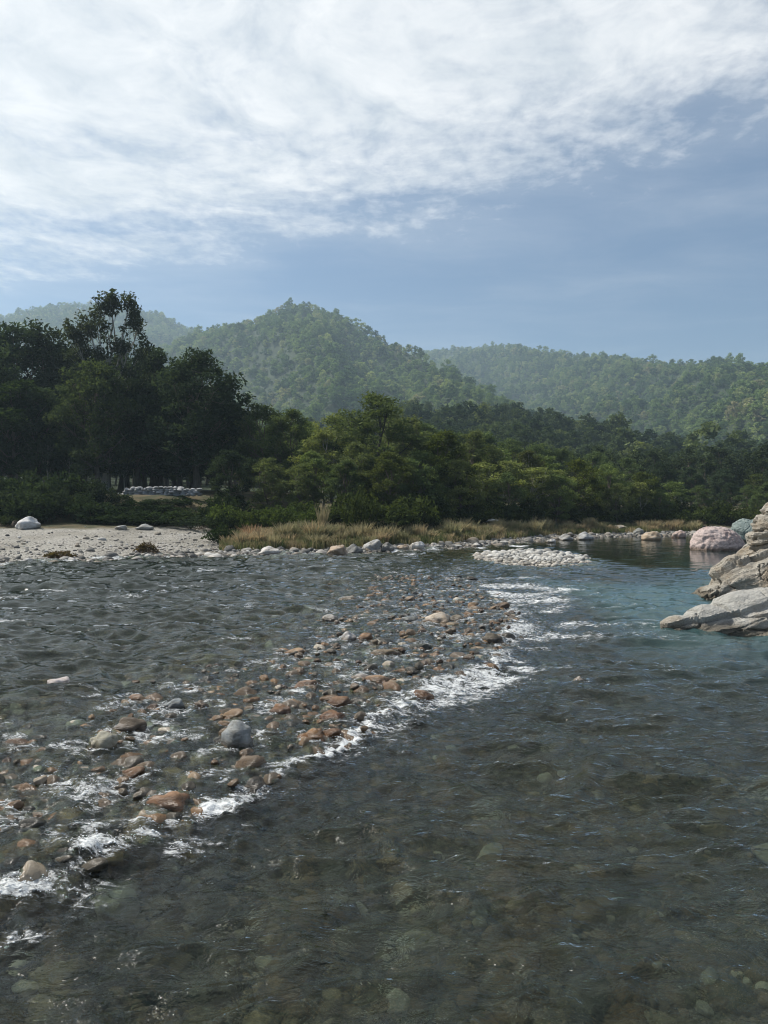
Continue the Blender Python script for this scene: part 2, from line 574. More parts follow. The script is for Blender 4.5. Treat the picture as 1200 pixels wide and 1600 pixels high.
def mat_rock(name, c1, c2, c3, strata=(0.25, 0.0, 1.0), sscale=5.0):
    m, t = new_mat(name)
    g = t.n('ShaderNodeTexCoord').outputs['Object']
    q = t.n('ShaderNodeVectorMath', {0: g, 1: strata}, operation='DOT_PRODUCT').outputs['Value']
    n1 = t.noise(g, 1.4, 7, .62, .5)
    n2 = t.noise(g, 11.0, 6, .7)
    band = t.noise(t.n('ShaderNodeCombineXYZ', {0: t.math('ADD', t.math('MULTIPLY', q, sscale), t.math('MULTIPLY', n1, 1.6)), 1: 0.0, 2: 0.0}).outputs[0], 1.6, 5, .7)
    c = t.mixc(t.smooth(band, .38, .62), c1, c2)
    c = t.mixc(t.smooth(n1, .48, .66), c, c3)
    c = t.mixc(t.math('MULTIPLY', t.smooth(n2, .48, .75), .6), c, t.mixc(1.0, c, (.45, .42, .38), 'MULTIPLY'))
    hgt = t.math('ADD', t.math('MULTIPLY', n2, .6), t.math('MULTIPLY', band, 1.4))
    wz = t.n('ShaderNodeSeparateXYZ', {0: t.n('ShaderNodeNewGeometry').outputs['Position']}).outputs[2]
    wet = t.smooth(t.math('ADD', wz, t.math('MULTIPLY', n1, .25)), .22, .36)
    c = t.mixc(wet, t.mixc(1.0, c, (.42, .38, .32), 'MULTIPLY'), c)
    n4 = t.noise(g, 34.0, 4, .7)
    c = t.mixc(t.math('MULTIPLY', n4, .5), c, t.mixc(1.0, c, (.6, .58, .54), 'MULTIPLY'))
    hgt = t.math('ADD', hgt, t.math('MULTIPLY', n4, .25))
    b = t.n('ShaderNodeBump', {'Height': hgt, 'Strength': 1.0, 'Distance': .10})
    p = t.n('ShaderNodeBsdfPrincipled', {'Base Color': c, 'Roughness': .8, 'Normal': b.outputs[0]})
    out(t, p.outputs[0])
    return m


def mat_grass():
    m, t = new_mat('grass_blade')
    oi = t.n('ShaderNodeObjectInfo')
    a = t.n('ShaderNodeAttribute', attribute_name='rnd').outputs['Fac']
    hgt = t.n('ShaderNodeAttribute', attribute_name='tip').outputs['Fac']
    c = t.mixc(1.0, oi.outputs['Color'], t.ramp(a, [(0, (.6, .7, .6)), (.5, (1, 1, 1)), (1, (1.35, 1.2, 1.0))]), 'MULTIPLY')
    c = t.mixc(t.math('MULTIPLY', hgt, .5), c, (.42, .36, .24))
    d = t.n('ShaderNodeBsdfDiffuse', {'Color': c})
    tr = t.n('ShaderNodeBsdfTranslucent', {'Color': c})
    s = t.n('ShaderNodeMixShader', {0: .35, 1: d.outputs[0], 2: tr.outputs[0]})
    out(t, s.outputs[0])
    return m


M_GROUND, M_STONE, M_LEAF, M_BARK, M_WATER, M_GRASS = mat_ground(), mat_stone(), mat_leaf('leaf'), mat_bark(), mat_water(), mat_grass()
M_FOREST = mat_leaf('forest_leaf', False, [(0, (.040, .072, .042)), (.25, (.095, .150, .074)), (.55, (.16, .225, .10)), (.8, (.225, .285, .13)), (.94, (.30, .33, .18)), (1, (.28, .26, .19))], .35)
M_PEB_BED = mat_pebble('bed_pebble', [(0, (.035, .036, .03)), (.25, (.10, .085, .058)), (.5, (.20, .122, .064)), (.7, (.14, .13, .105)), (.85, (.28, .175, .09)), (.94, (.32, .255, .17)), (.97, (.44, .41, .35)), (1, (.6, .57, .5))])
M_PEB_SHORE = mat_pebble('shore_pebble', [(0, (.05, .05, .045)), (.3, (.14, .135, .125)), (.55, (.27, .26, .24)), (.72, (.23, .19, .14)), (.86, (.42, .40, .37)), (1, (.58, .57, .55))])

# ------------------------------------------------------------------ ground sheet (bed, banks, terrace and hills in one)
rows = np.concatenate([np.linspace(-6, 1, 12)[:-1], 1.0 * (1600.0) ** np.linspace(0, 1, 520)])
tt = np.linspace(-1.0, 1.0, 420)
Yg = np.repeat(rows[:, None], len(tt), 1)
Xg = tt[None, :] * (np.maximum(Yg, 0) + 9)
Zg = ground_z(Xg, Yg)
bb = Yg - bank_y(Xg)
zone = np.zeros_like(Xg)
zone = np.where(bb > 0, 1.0, zone)
zone = np.where((bb <= 0) & (((Xg - 5.6) / 2.6) ** 2 + ((Yg - 28.2) / 4.4) ** 2 < 1), 1.0, zone)
rag = fbm(Xg * .35, Yg * .35, 5.5, 3)
beach = sst(Xg + 2.2 * rag + .25 * (bb - 3), -3.6, -5.2)
soil = beach * np.clip((bb - 11.0 + 2 * rag) / 2, 0, 1) + (1 - beach) * np.clip((bb - 2.6 + 1.6 * rag) / 2, 0, 1)
zone = np.where(bb > 0, 1 + soil, zone)
zone = np.where(bb > 30, np.maximum(zone, 2 + np.clip((bb - 30) / 15, 0, 1)), zone)
xr = Xg - np.interp(Yg, RY, RX)
zone = np.where((xr > 0.5) & (Yg < 60), 1.0, zone)
me = mesh_np('ground', np.stack([Xg, Yg, Zg], -1).reshape(-1, 3), grid_faces(*Xg.shape), M_GROUND, True)
attr(me, 'zone', zone)
tag(obj('ground', me), 'stony riverbed, gravel bank and wooded hills', None, None, 'structure')

# ------------------------------------------------------------------ stone shapes
def ico(sub):
    bm = bmesh.new()
    bmesh.ops.create_icosphere(bm, subdivisions=sub, radius=1.0)
    v = np.array([q.co[:] for q in bm.verts])
    f = np.array([[q.index for q in p.verts] for p in bm.faces])
    bm.free()
    return v, f


ICO = {k: ico(k) for k in (1, 2, 3, 4, 5)}


def rock_mesh(name, seed, sub=3, rough=.22, angular=.0, mat=None, smooth=True):
    v, f = ICO[sub]
    r = np.random.default_rng(seed)
    o = r.uniform(0, 90, 3)
    p = v.copy()
    if angular > 0:      # cut flat facets
        for k in range(9):
            nrm = r.normal(size=3)
            nrm /= np.linalg.norm(nrm)
            d = r.uniform(.55, .9)
            q = p @ nrm - d
            p = p - np.clip(q, 0, None)[:, None] * nrm * angular
    n = fbm(p[:, 0] * 1.1 + o[0], p[:, 1] * 1.1 + o[1], p[:, 2] * 1.1 + o[2], 2)
    n2 = fbm(p[:, 0] * 3.5 + o[1], p[:, 1] * 3.5 + o[2], p[:, 2] * 3.5 + o[0], 3) if sub > 2 else 0
    p = p * (1 + rough * n * 1.6 + rough * .35 * n2)[:, None]
    return mesh_np(name, p, f, mat, smooth)


STONES = [rock_mesh('stone_%d' % i, 50 + i, 4, .30, .35, M_STONE) for i in range(8)]
ROUGHS = [rock_mesh('rough_stone_%d' % i, 80 + i, 4, .26, .9, M_STONE) for i in range(6)]
occupied = []      # emergent stones: x, y, r  (foam gathers round them)


def stone(name, x, y, z, sx, sy, sz, color, label, cat='stone', group=None, rough=False, rz=None, tilt=.15, k=None):
    lib = ROUGHS if rough else STONES
    o = bpy.data.objects.new(name, lib[random.randrange(len(lib)) if k is None else k])
    link(o)
    o.location = (x, y, z)
    o.scale = (sx, sy, sz)
    o.rotation_euler = (random.uniform(-tilt, tilt), random.uniform(-tilt, tilt), random.uniform(0, 6.28) if rz is None else rz)
    o.color = tuple(color) + (1,)
    tag(o, label, cat, group)
    return o


LAND = []      # (x, y, short name) of things one can find, for telling look-alikes apart


def beside(x, y, names=None):
    return min(LAND if names is None else names, key=lambda q: (q[0] - x) ** 2 + (q[1] - y) ** 2)[2]


def wet_stone(px, py, wpx, hpx, color, label, top=.03, rough=False, group=None, ring=True, short=None):
    """a stone of the riffle, wpx wide in the view, its middle seen at (px, py); top = height of its crown above the water"""
    d = dist_at(py, .09)
    x = to_world(px, d)
    lv = float(level(np.array([x]), np.array([d]))[0])
    sx = wpx / FPX * d / 2
    sy = sx * random.uniform(.7, 1.0)
    sz = max(sx * .62, hpx / FPX * d * .6)
    if short:
        LAND.append((x, d, short))
    if ring and top > 0.0:
        occupied.append((x, d, sx))
    return stone('river_stone', x, d, lv + top - sz * .92, sx, sy, sz, color, label, 'stone', group, rough, rz=random.uniform(-.4, .4))


BR, TAN, GREY, DK, CREAM, WHT = (.24, .125, .055), (.36, .25, .15), (.27, .28, .28), (.09, .085, .07), (.45, .42, .34), (.62, .60, .58)
wet_stone(158, 1168, 50, 40, (.42, .40, .31), 'cream and dark banded stone standing out of the shallow riffle', .12, short="cream banded stone")
wet_stone(372, 1163, 56, 50, (.30, .32, .32), 'rounded grey granite cobble, largest standing out of the riffle', .14, short="big grey granite cobble")
wet_stone(352, 1136, 34, 20, TAN, 'tan stone tucked behind the rounded grey granite cobble', .05)
wet_stone(90, 1077, 36, 18, (.66, .58, .56), 'lone white pinkish stone breaking the dark rippled run', .12, True, short="lone white pinkish stone")
wet_stone(269, 1108, 32, 20, (.25, .28, .29), 'smooth blue grey cobble between brown stones of the riffle', .09, short="smooth blue grey cobble")
wet_stone(262, 1255, 76, 36, (.36, .20, .10), 'large orange brown slab above the small white cascade', .05, short="large orange brown slab")
wet_stone(205, 1140, 62, 36, (.13, .095, .06), 'dark brown mossy stone behind the cream banded stone', .07, short="mossy dark brown stone")
wet_stone(440, 1113, 42, 26, BR, 'round brown cobble washed by thin water beside pale foam', .05)
wet_stone(528, 1098, 46, 22, (.20, .105, .045), 'dark rust brown slab in the middle of the riffle', .05, short="dark rust slab")
wet_stone(517, 1122, 44, 28, (.25, .12, .045), 'striped rust brown stone next to the dark rust slab', .07)
wet_stone(487, 1152, 50, 24, (.30, .155, .05), 'orange brown double-humped stone at the foaming edge', .05, short="double-humped orange stone")
wet_stone(515, 1146, 40, 22, (.24, .12, .045), 'brown stone leaning on the orange double-humped stone', .05)
wet_stone(457, 1021, 42, 13, (.46, .31, .18), 'flat orange tan stone level with the water', .05, short="flat orange tan stone")
wet_stone(515, 968, 24, 12, (.48, .46, .43), 'small pale stone alone in the dark run', .09)
wet_stone(543, 1000, 26, 18, (.50, .49, .48), 'white and dark split stone beside a brown one', .10, True, short="white and dark split stone")
wet_stone(570, 999, 26, 17, (.27, .15, .07), 'brown stone touching the white and dark split stone', .08)
wet_stone(640, 970, 28, 13, (.23, .25, .25), 'dark grey wedge stone with water round it', .09, True, short="dark grey wedge stone")
wet_stone(685, 971, 46, 16, (.55, .47, .38), 'tan and white loaf stone before the rapids', .11, short="tan and white loaf stone")
wet_stone(713, 968, 26, 14, (.20, .17, .12), 'dark stone at the end of the tan and white loaf stone', .08)
wet_stone(600, 1022, 52, 22, (.20, .15, .09), 'broad brown stone under white water of the riffle', .07)
wet_stone(655, 1012, 40, 16, (.07, .085, .07), 'dark green black slab in foaming water', .06, short="dark green black slab")
wet_stone(660, 1084, 48, 16, (.28, .16, .08), 'brown stone at the lip of the long foam streak', .05, short="foam streak's brown lip stone")
wet_stone(590, 1064, 44, 18, (.34, .22, .13), 'tan brown stone among sparkling foam', .06)
wet_stone(555, 1060, 50, 20, (.48, .45, .42), 'pale stone with white foam curling over it', .05)
wet_stone(480, 1070, 40, 22, (.33, .21, .13), 'pinkish tan cobble in clear shallow water', .05, short="pinkish tan cobble")
wet_stone(30, 1160, 80, 26, (.20, .115, .05), 'long brown stone lying just under the clear water', -.01, short="long submerged brown stone")
wet_stone(145, 1107, 66, 16, (.30, .24, .15), 'long tan slab just under the rippled water', -.01, short="long submerged tan slab")
wet_stone(205, 1093, 36, 16, (.36, .22, .13), 'reddish tan stone with foam at its edge', .04)
wet_stone(205, 1210, 44, 20, (.28, .15, .06), 'brown stone with a white water thread above it', .04)
wet_stone(190, 1308, 36, 20, (.40, .25, .08), 'golden stone under the dark glassy slope of water', -.01, short="golden submerged stone")
wet_stone(735, 904, 26, 11, DK, 'dark stone at the top of the rapids', .08, True, short="dark stone topping the rapids")
wet_stone(785, 948, 26, 13, (.15, .10, .06), 'dark brown stone at the edge of the rapids', .09, short="dark stone edging the rapids")
wet_stone(740, 952, 34, 12, (.26, .18, .10), 'brown flat stone upstream of the dark brown one', .06)
wet_stone(770, 1000, 40, 16, (.12, .10, .07), 'dark mossy stone breaking the white rapids', .08)
wet_stone(905, 1058, 18, 9, (.70, .70, .69), 'small white stone alone at the end of the foam streak', .09, True)
wet_stone(640, 937, 20, 9, (.32, .24, .16), 'small tan stone far out in the run', .06)
wet_stone(545, 936, 34, 9, (.33, .30, .24), 'low flat stone awash in the dark run', .03)

# further cobbles of the riffle, look-alikes by kind
KINDS = [
    ((.19, .115, .058), 'rust brown cobble awash among others in the shallow riffle', 'brown riffle cobbles'),
    ((.27, .205, .135), 'tan cobble awash among others in the shallow riffle', 'tan riffle cobbles'),
    ((.14, .13, .10), 'dark olive cobble awash among others in the shallow riffle', 'dark riffle cobbles'),
    ((.30, .30, .28), 'grey cobble awash among others in the shallow riffle', 'grey riffle cobbles'),
    ((.55, .52, .46), 'pale cobble awash among others in the shallow riffle', 'pale riffle cobbles'),
]
placed = list(occupied)
cnt = 0
while cnt < 250:
    y = 3.1 + 12.5 * random.random() ** 1.5
    s = -random.uniform(-.15, 3.4)
    x = float(line_x(y)) + s
    if abs(x) > .62 * y + .3:
        continue
    r = random.choice([.04, .05, .06, .07, .09, .12]) * random.uniform(.8, 1.25)
    if any((x - a) ** 2 + (y - b) ** 2 < (.85 * (r + c)) ** 2 for a, b, c in placed):
        continue
    placed.append((x, y, r))
    k = random.choices(range(5), [6, 4, 4, 3, 1])[0]
    c, lab, gname = KINDS[k]
    lab = '%s %s cobble near the %s' % ('small' if r < .055 else 'middling' if r < .085 else 'large', lab.split(' cobble')[0], beside(x, y))
    jit = random.uniform(.75, 1.25)
    top = random.uniform(-.06, .03) + (.03 if y > 8 else 0) - (.04 if y < 5 else 0)
    sz = r * random.uniform(.55, .8)
    lv = float(level(np.array([x]), np.array([y]))[0])
    stone('river_cobble', x, y, lv + top - sz * .9, r, r * random.uniform(.65, 1), sz, [q * jit * .8 for q in c], lab, 'stone', gname, rough=random.random() < .3)
    if top > .02:
        occupied.append((x, y, r))
    cnt += 1

# bed cobbles: uncountable mass under water
PEB = [rock_mesh('pebble_%d' % i, 120 + i, 3, .26, .0 if i < 3 else .8, M_PEB_BED) for i in range(7)]
n = 20000
y = 2.0 + 15 * RNG.random(n) ** 1.4
x = RNG.uniform(-.75, .75, n) * (y + 2)
b = y - bank_y(x)
s = x - line_x(y)
r = np.exp(RNG.normal(-3.5, .75, n)) * np.where((s < 0) & (s > -3.8), 1.1, 1.0)
r = np.clip(r, .012, .15)
keep = (b < -.5)
x, y, r = x[keep], y[keep], r[keep]
z = ground_z(x, y) + r * .15
# cobbles packed through the riffle, their crowns at or just under the surface
q = 5800
yq = 2.6 + 18 * RNG.random(q) ** 1.5
sq = -RNG.uniform(-.1, 3.9, q)
xq = line_x(yq) + sq
rq = np.clip(np.exp(RNG.normal(-2.85, .45, q)), .03, .14)
zq = level(xq, yq) + RNG.normal(-.018, .027, q) - np.where(sq < -3, .06, 0) - rq * .5
x, y, z, r = np.concatenate([x, xq]), np.concatenate([y, yq]), np.concatenate([z, zq]), np.concatenate([r, rq])
sc = np.stack([r, r * RNG.uniform(.6, 1, len(r)), r * RNG.uniform(.45, .75, len(r))], 1)
rt = np.stack([RNG.uniform(-.3, .3, len(r)), RNG.uniform(-.3, .3, len(r)), RNG.uniform(0, 6.28, len(r))], 1)
scatter('riverbed_gravel', np.stack([x, y, z], 1), rt, sc, RNG.integers(0, 7, len(r)), PEB, 'brown and grey gravel covering the bed under the water', 'gravel')

# ------------------------------------------------------------------ water surface
rows = 1.6 * (62.0 / 1.6) ** np.linspace(0, 1, 900)
rows = np.concatenate([np.linspace(-4, 1.6, 15)[:-1], rows])
tt = np.linspace(-.95, .95, 820)
Yw = np.repeat(rows[:, None], len(tt), 1)
Xw = tt[None, :] * (np.maximum(Yw, 0) + 1.2)
s = Xw - line_x(Yw)
L = level(Xw, Yw)
bedz = ground_z(Xw, Yw, False)
near = 1 - sst(Yw, 22, 30)
riff = sst(s, -3.9, -2.6) * (1 - sst(s, .1, 1.2)) * near
run = (1 - sst(s, -3.6, -2.4))
chan = sst(s, .3, 1.6)
# foam density: tongues spilling off the riffle edge to the right
tong = fbm(Xw * .12 + 2.1, Yw * .75, 1.7, 3)
wgt = np.interp(Yw, [2, 3.3, 4.6, 5.6, 6.6, 8, 9, 13, 17, 20.5, 23, 60], [.35, .8, .85, .6, .7, .95, 1.0, 1.0, 1.0, .8, .1, 0])
length = np.interp(Yw, [2, 4, 6, 9, 12, 20], [.45, .6, .8, 1.6, 2.3, 3.4]) * np.clip(.75 + 2.4 * tong, .25, 2.2)
edge = s + .25 * fbm(Xw * 1.4, Yw * 1.4, 6.1, 2) + .1
tongue = sst(edge, -.35, .05) * (1 - sst(edge, .35 * length, length + .1))
patch = .5 + .9 * fbm(Xw * .9, Yw * .9, 3.1, 2)
foam = wgt * tongue * np.clip(patch + .3, .4, 1) * .53
lip = np.exp(-((edge - .12) / .10) ** 2) * np.interp(Yw, [2.5, 3.4, 9, 14, 22], [.35, .60, .58, .45, 0]) * np.clip(.75 + 1.2 * fbm(Xw * 1.1, Yw * 1.1, 12.1, 2), 0, 1.1)
foam = np.maximum(foam, lip)
# bits of white water inside the riffle, glints painted in as white flecks too
spk = fbm(Xw * 2.3, Yw * 3.2, 9.3, 3)
foam = np.maximum(foam, riff * np.clip(spk * 1.1 + .15, .10, .40))
# splashes where the drop is steepest
for (a, b_, c, amp_) in [(-1.13, 4.74, .20, .78), (-.95, 4.95, .14, .6), (-1.68, 4.15, .20, .72), (-1.45, 4.3, .16, .6), (-1.88, 3.72, .22, .7), (-1.2, 4.25, .25, .5), (-1.7, 3.35, .18, .5),
                         (-.15, 6.5, .22, .62), (.1, 7.1, .25, .62), (.5, 7.8, .3, .66), (1.0, 8.5, .35, .66), (1.6, 8.9, .35, .6), (2.2, 8.9, .35, .5)]:
    c, amp_ = c * .70, amp_ * .88
    dx, dy = (Xw - a) / c, (Yw - b_ - .25 * (Xw - a)) / c
    foam = np.maximum(foam, amp_ * np.exp(-(np.where(dx > 0, dx * .45, dx * 1.2) ** 2 + dy ** 2)))
# foam round stones
for (a, b_, c) in occupied:
    i0, i1 = np.searchsorted(rows, [b_ - 4 * c - .1, b_ + 4 * c + .1])
    sl_ = slice(max(i0, 0), i1)
    dx, dy = (Xw[sl_] - a) / c, (Yw[sl_] - b_) / c
    rr = np.sqrt(np.where(dx > 0, dx * .55, dx) ** 2 + dy ** 2)
    foam[sl_] = np.maximum(foam[sl_], .42 * np.exp(-((rr - 1.0) / .35) ** 2))
# distant broken water and shore riffles
far = sst(Yw, 26, 34) * np.clip(fbm(Xw * .7, Yw * .45, 4.2, 3) * 1.5 + .05, 0, .62)
foam = np.maximum(foam, far)
bdist = bank_y(Xw) - Yw
foam = np.maximum(foam, (1 - sst(bdist, .2, 1.8)) * np.clip(.25 + fbm(Xw * .9, Yw * .9, 2.8, 2), 0, .5))
# a few thin white streaks in the open run
foam = np.maximum(foam, run * np.clip(fbm(Xw * .5, Yw * 1.6, 8.8, 3) * 1.6 - .25, 0, .45))
pool = sst(s, 2.2, 4.0) * sst(Yw, 9, 12)
# waves
wx, wy = Xw + .25 * pn(Xw * .8, Yw * .8, 5), Yw + .25 * pn(Xw * .7, Yw * .7, 8)
h_run = .235 * fbm(wx * .52, wy * 1.25, .5, 4) + .046 * (1 - 2 * np.abs(pn(wx * 2.6, wy * 5.0, 2.5)))
h_chan = .110 * fbm(wx * .9, wy * 1.5, 1.5, 4) + .064 * (1 - 2 * np.abs(pn(wx * 1.3 + wy * .3, wy * 2.6, 3.5))) + .022 * (1 - 2 * np.abs(pn(wx * 3.4, wy * 5.6, 9.5))) + .008 * pn(wx * 8, wy * 11, 1.9)
h_rif = .042 * fbm(wx * 2.4, wy * 2.6, 2.5, 3) + .024 * pn(wx * 6.5, wy * 7.5, 4.5) + .014 * pn(wx * 15, wy * 17, 6.5)
calm = sst(Yw, 21, 25) * sst(Xw, 6.5, 9.0)
H = h_run * run + h_chan * chan * (1 - .85 * calm) * (1 - .35 * pool) + h_rif * np.clip(1 - run - chan, 0, 1)
fo = np.clip(foam * 1.4, 0, 1)
H = H + fo * (1 - .6 * sst(Yw, 12, 30)) * (.075 * np.abs(fbm(Xw * 4, Yw * 5, 7.5, 2)) + .036 * np.abs(pn(Xw * 12, Yw * 13, 8.5)) + .012 * pn(Xw * 34, Yw * 34, 1.5))
Zw = L + H
dep = np.clip(L - bedz, 0, 3)
murk = np.clip(1 - np.exp(-dep * np.where(s < 0, 1.2, .28 + .44 * sst(Yw, 4.5, 11) + .4 * sst(Yw, 20, 24))), 0, .8)
me = mesh_np('river_water', np.stack([Xw, Yw, Zw], -1).reshape(-1, 3), grid_faces(*Xw.shape), M_WATER, True)
attr(me, 'foam', foam * (1 - calm))
attr(me, 'murk', murk)
attr(me, 'deep', sst(dep, .65, 1.8))
attr(me, 'chop', (.24 + .35 * riff + .8 * (1 - sst(Yw, 5, 12)) * chan + .5 * np.clip(foam * 2, 0, 1)) * (1 - .75 * calm))
tag(obj('river', me), 'clear dark river running over stones with white riffles', None, None, 'structure')

# spray beads thrown up where the water breaks
v, f = ICO[1]
m, t = new_mat('spray')
out(t, t.n('ShaderNodeBsdfDiffuse', {'Color': (.82, .84, .84, 1)}).outputs[0])
bead = mesh_np('bead', v, f, m, True)
pr = np.clip(foam - .36, 0, 1).ravel() * (Yw.ravel() < 14) * (Yw.ravel() > 2.2) * (np.maximum(Yw.ravel(), 1) ** .6)
pick = RNG.choice(pr.size, 9000, p=pr / pr.sum())
pp = np.stack([Xw.ravel()[pick], Yw.ravel()[pick], Zw.ravel()[pick]], 1) + RNG.normal(0, .012, (9000, 3)) * [1, 1, .5]
rs = np.exp(RNG.normal(-6.0, .40, 9000))
scatter('foam_spray', pp, np.zeros((9000, 3)), np.stack([rs * 1.4, rs, rs * .8], 1), np.zeros(9000), [bead], 'white droplets and bubbles on the breaking water', 'foam')

# ------------------------------------------------------------------ outcrops on the right
def blob_rock(name, lumps, mat, strata, voxel=.06, amp=.07, seed=1, freq=5.0, origin=None, pits=0.0):
    """lumps: (centre, radii, rz) -> one welded rock, weathered along its strata"""
    vs, fs, nv = [], [], 0
    v0, f0 = ICO[4]
    for c, r, rz in lumps:
        ca, sa = math.cos(rz), math.sin(rz)
        p = v0 * np.array(r)
        p = np.stack([p[:, 0] * ca - p[:, 1] * sa, p[:, 0] * sa + p[:, 1] * ca, p[:, 2]], 1) + np.array(c)
        vs.append(p)
        fs.append(f0 + nv)
        nv += len(p)
    org = np.array(origin if origin is not None else lumps[0][0], float)
    me = mesh_np('tmp', np.concatenate(vs) - org, np.concatenate(fs))
    o = bpy.data.objects.new('tmp', me)
    COL.objects.link(o)
    md = o.modifiers.new('r', 'REMESH')
    md.mode = 'VOXEL'
    md.voxel_size = voxel
    dg = bpy.context.evaluated_depsgraph_get()
    me2 = bpy.data.meshes.new_from_object(o.evaluated_get(dg))
    bpy.data.objects.remove(o)
    n = len(me2.vertices)
    p = np.empty(n * 3, np.float32)
    me2.vertices.foreach_get('co', p)
    p = p.reshape(-1, 3).astype(float)
    nr = np.empty(n * 3, np.float32)
    me2.vertices.foreach_get('normal', nr)
    nr = nr.reshape(-1, 3)
    st = np.array(strata, float)
    st /= np.linalg.norm(st)
    big = fbm(p[:, 0] * .9 + seed, p[:, 1] * .9, p[:, 2] * .9, 3)
    q = p @ st + .12 * fbm(p[:, 0] * 1.2, p[:, 1] * 1.2 + seed, p[:, 2] * 1.2, 2)
    lay = pn(q * freq, p[:, 0] * .35 + seed, p[:, 1] * .35)
    lay2 = pn(q * freq * 2.7, p[:, 0] * .8, p[:, 1] * .8 + seed)
    fine = fbm(p[:, 0] * 6, p[:, 1] * 6, p[:, 2] * 6 + seed, 3)
    qf = q * freq * 1.15
    kk = np.floor(qf).astype(int)
    fr = qf - kk
    rl = np.random.default_rng(seed).uniform(-1, 1, 256)
    stp = rl[kk % 256] * (1 - sst(fr, .86, 1.0)) + rl[(kk + 1) % 256] * sst(fr, .86, 1.0)
    ledge = 1.5 * stp - 1.6 * np.exp(-(np.minimum(np.abs(fr - .93), 1) / .07) ** 2) * (.4 + .6 * (pn(p[:, 0] * 1.1, p[:, 1] * 1.1, p[:, 2] + seed) > -.1))
    if pits:
        ledge = 0
    d = amp * (ledge + 2.2 * big + 1.3 * (1 - 2.2 * np.abs(lay)) + .55 * (1 - 2 * np.abs(lay2)) + .6 * fine)
    if pits:
        d = d - pits * np.clip(np.abs(fbm(p[:, 0] * 4, p[:, 1] * 4, p[:, 2] * 4 + seed, 3)) * 3 - .2, 0, 1)
    crack = np.abs(fbm(p[:, 0] * 1.3 + 5, p[:, 1] * 1.3 + seed, p[:, 2] * 2.6, 2))
    d = d - amp * 1.6 * np.clip(1 - crack / .05, 0, 1)
    p = p + nr * d[:, None]
    me2.vertices.foreach_set('co', p.astype(np.float32).ravel())
    me2.materials.clear()
    me2.materials.append(mat)
    me2.polygons.foreach_set('use_smooth', np.full(len(me2.polygons), bool(pits), bool))
    me2.update()
    o = obj(name, me2)
    o.location = org
    return o


M_LEDGE = mat_rock('ledge_rock', (.33, .30, .25), (.46, .43, .37), (.30, .24, .17), (-.35, .15, 1.0), 6.0)
M_PALE = mat_rock('pale_rock', (.40, .39, .36), (.52, .51, .47), (.33, .29, .23), (-.25, .1, 1.0), 4.0)
M_PINK = mat_rock('pink_rock', (.50, .40, .37), (.60, .50, .47), (.42, .31, .28), (.2, .3, .6), 3.0)
M_GREEN = mat_rock('green_rock', (.19, .24, .23), (.27, .33, .31), (.16, .19, .18), (.5, .2, .8), 3.0)

tag(blob_rock('rock_ledge', [((6.15, 11.9, .08), (1.0, .75, .50), .1), ((5.25, 11.7, .0), (.62, .42, .36), .2), ((4.78, 11.62, .0), (.48, .27, .24), .1), ((5.75, 11.85, .22), (.42, .42, .34), 0),
                             ((7.3, 12.2, .1), (1.1, .9, .55), 0), ((6.6, 12.0, -.1), (1.8, .8, .3), .05)],
              M_PALE, (-.25, .1, 1.0), .028, .040, 3, 4.0),
    'low pale grey rock with a pointed nose reaching into the pool', 'rock')
tag(blob_rock('rock_outcrop', [((10.0, 17.0, .6), (1.5, 1.4, 1.05), .2), ((9.3, 16.7, 1.4), (.75, .8, .75), 0), ((10.1, 17.2, 2.05), (1.0, .9, .65), 0), ((8.35, 16.4, .22), (1.0, .9, .55), .3), ((7.7, 16.3, -.05), (.9, .7, .36), .2), ((8.9, 16.3, .55), (.8, .7, .55), .1), ((11.5, 18, .8), (1.6, 1.5, 1.6), 0)],
              M_LEDGE, (-.42, .15, 1.0), .036, .085, 8, 3.4),
    'tall layered grey brown rock outcrop rising from the water', 'rock')
tag(blob_rock('shore_stone', [((7.75, 13.6, .12), (.34, .28, .24), .2), ((7.5, 13.5, .05), (.2, .2, .16), .2)], mat_rock('ochre_rock', (.42, .33, .2), (.5, .42, .28), (.36, .26, .15)), (0, 0, 1), .03, .02, 5, 5), 'ochre stone wedged between pale rock and layered outcrop', 'stone')
tag(blob_rock('pink_boulder', [((15.1, 33.4, .25), (1.15, 1.0, .85), .1), ((14.75, 33.3, .55), (.75, .7, .55), 0), ((15.7, 33.5, .1), (.7, .8, .6), 0)], M_PINK, (.2, .3, .6), .045, .018, 12, 4.0, pits=.06),
    'large rounded pink boulder at the edge of the pool', 'boulder')
tag(blob_rock('green_boulder', [((20.9, 41.5, .55), (1.25, 1.0, .65), -.25), ((20.3, 41.5, .75), (.6, .6, .5), 0)], M_GREEN, (.5, .2, .8), .07, .05, 14, 3.0),
    'smooth grey green boulder behind the pink boulder', 'boulder')

# ------------------------------------------------------------------ stones of the far bank
BLAND = []


def bank_stone(px, py, wpx, hpx, color, label, rough=True, n_short=3, cat='stone', k=None):
    """py = lower edge as seen; found by walking inland until the ground shows at that height"""
    ds = np.linspace(18, 75, 600)
    xs = (px - 600) / FPX * ds
    zs = np.maximum(ground_z(xs, ds), 0.0)
    pys = HORIZON + (CAM_H - zs) * FPX / ds
    i = int(np.argmax(pys <= py)) if (pys <= py).any() else len(ds) - 1
    d = ds[i]
    BLAND.append((xs[i], d, ' '.join(label.split(' ')[:n_short])))
    sx, sz = wpx / FPX * d / 2, hpx / FPX * d
    return stone('bank_stone', xs[i], d + sx * .5, zs[i] + sz * .30, sx * .92, sx * random.uniform(.75, 1), sz * .60, color, label, cat, None, rough, rz=random.uniform(-.3, .3), tilt=.08, k=k)


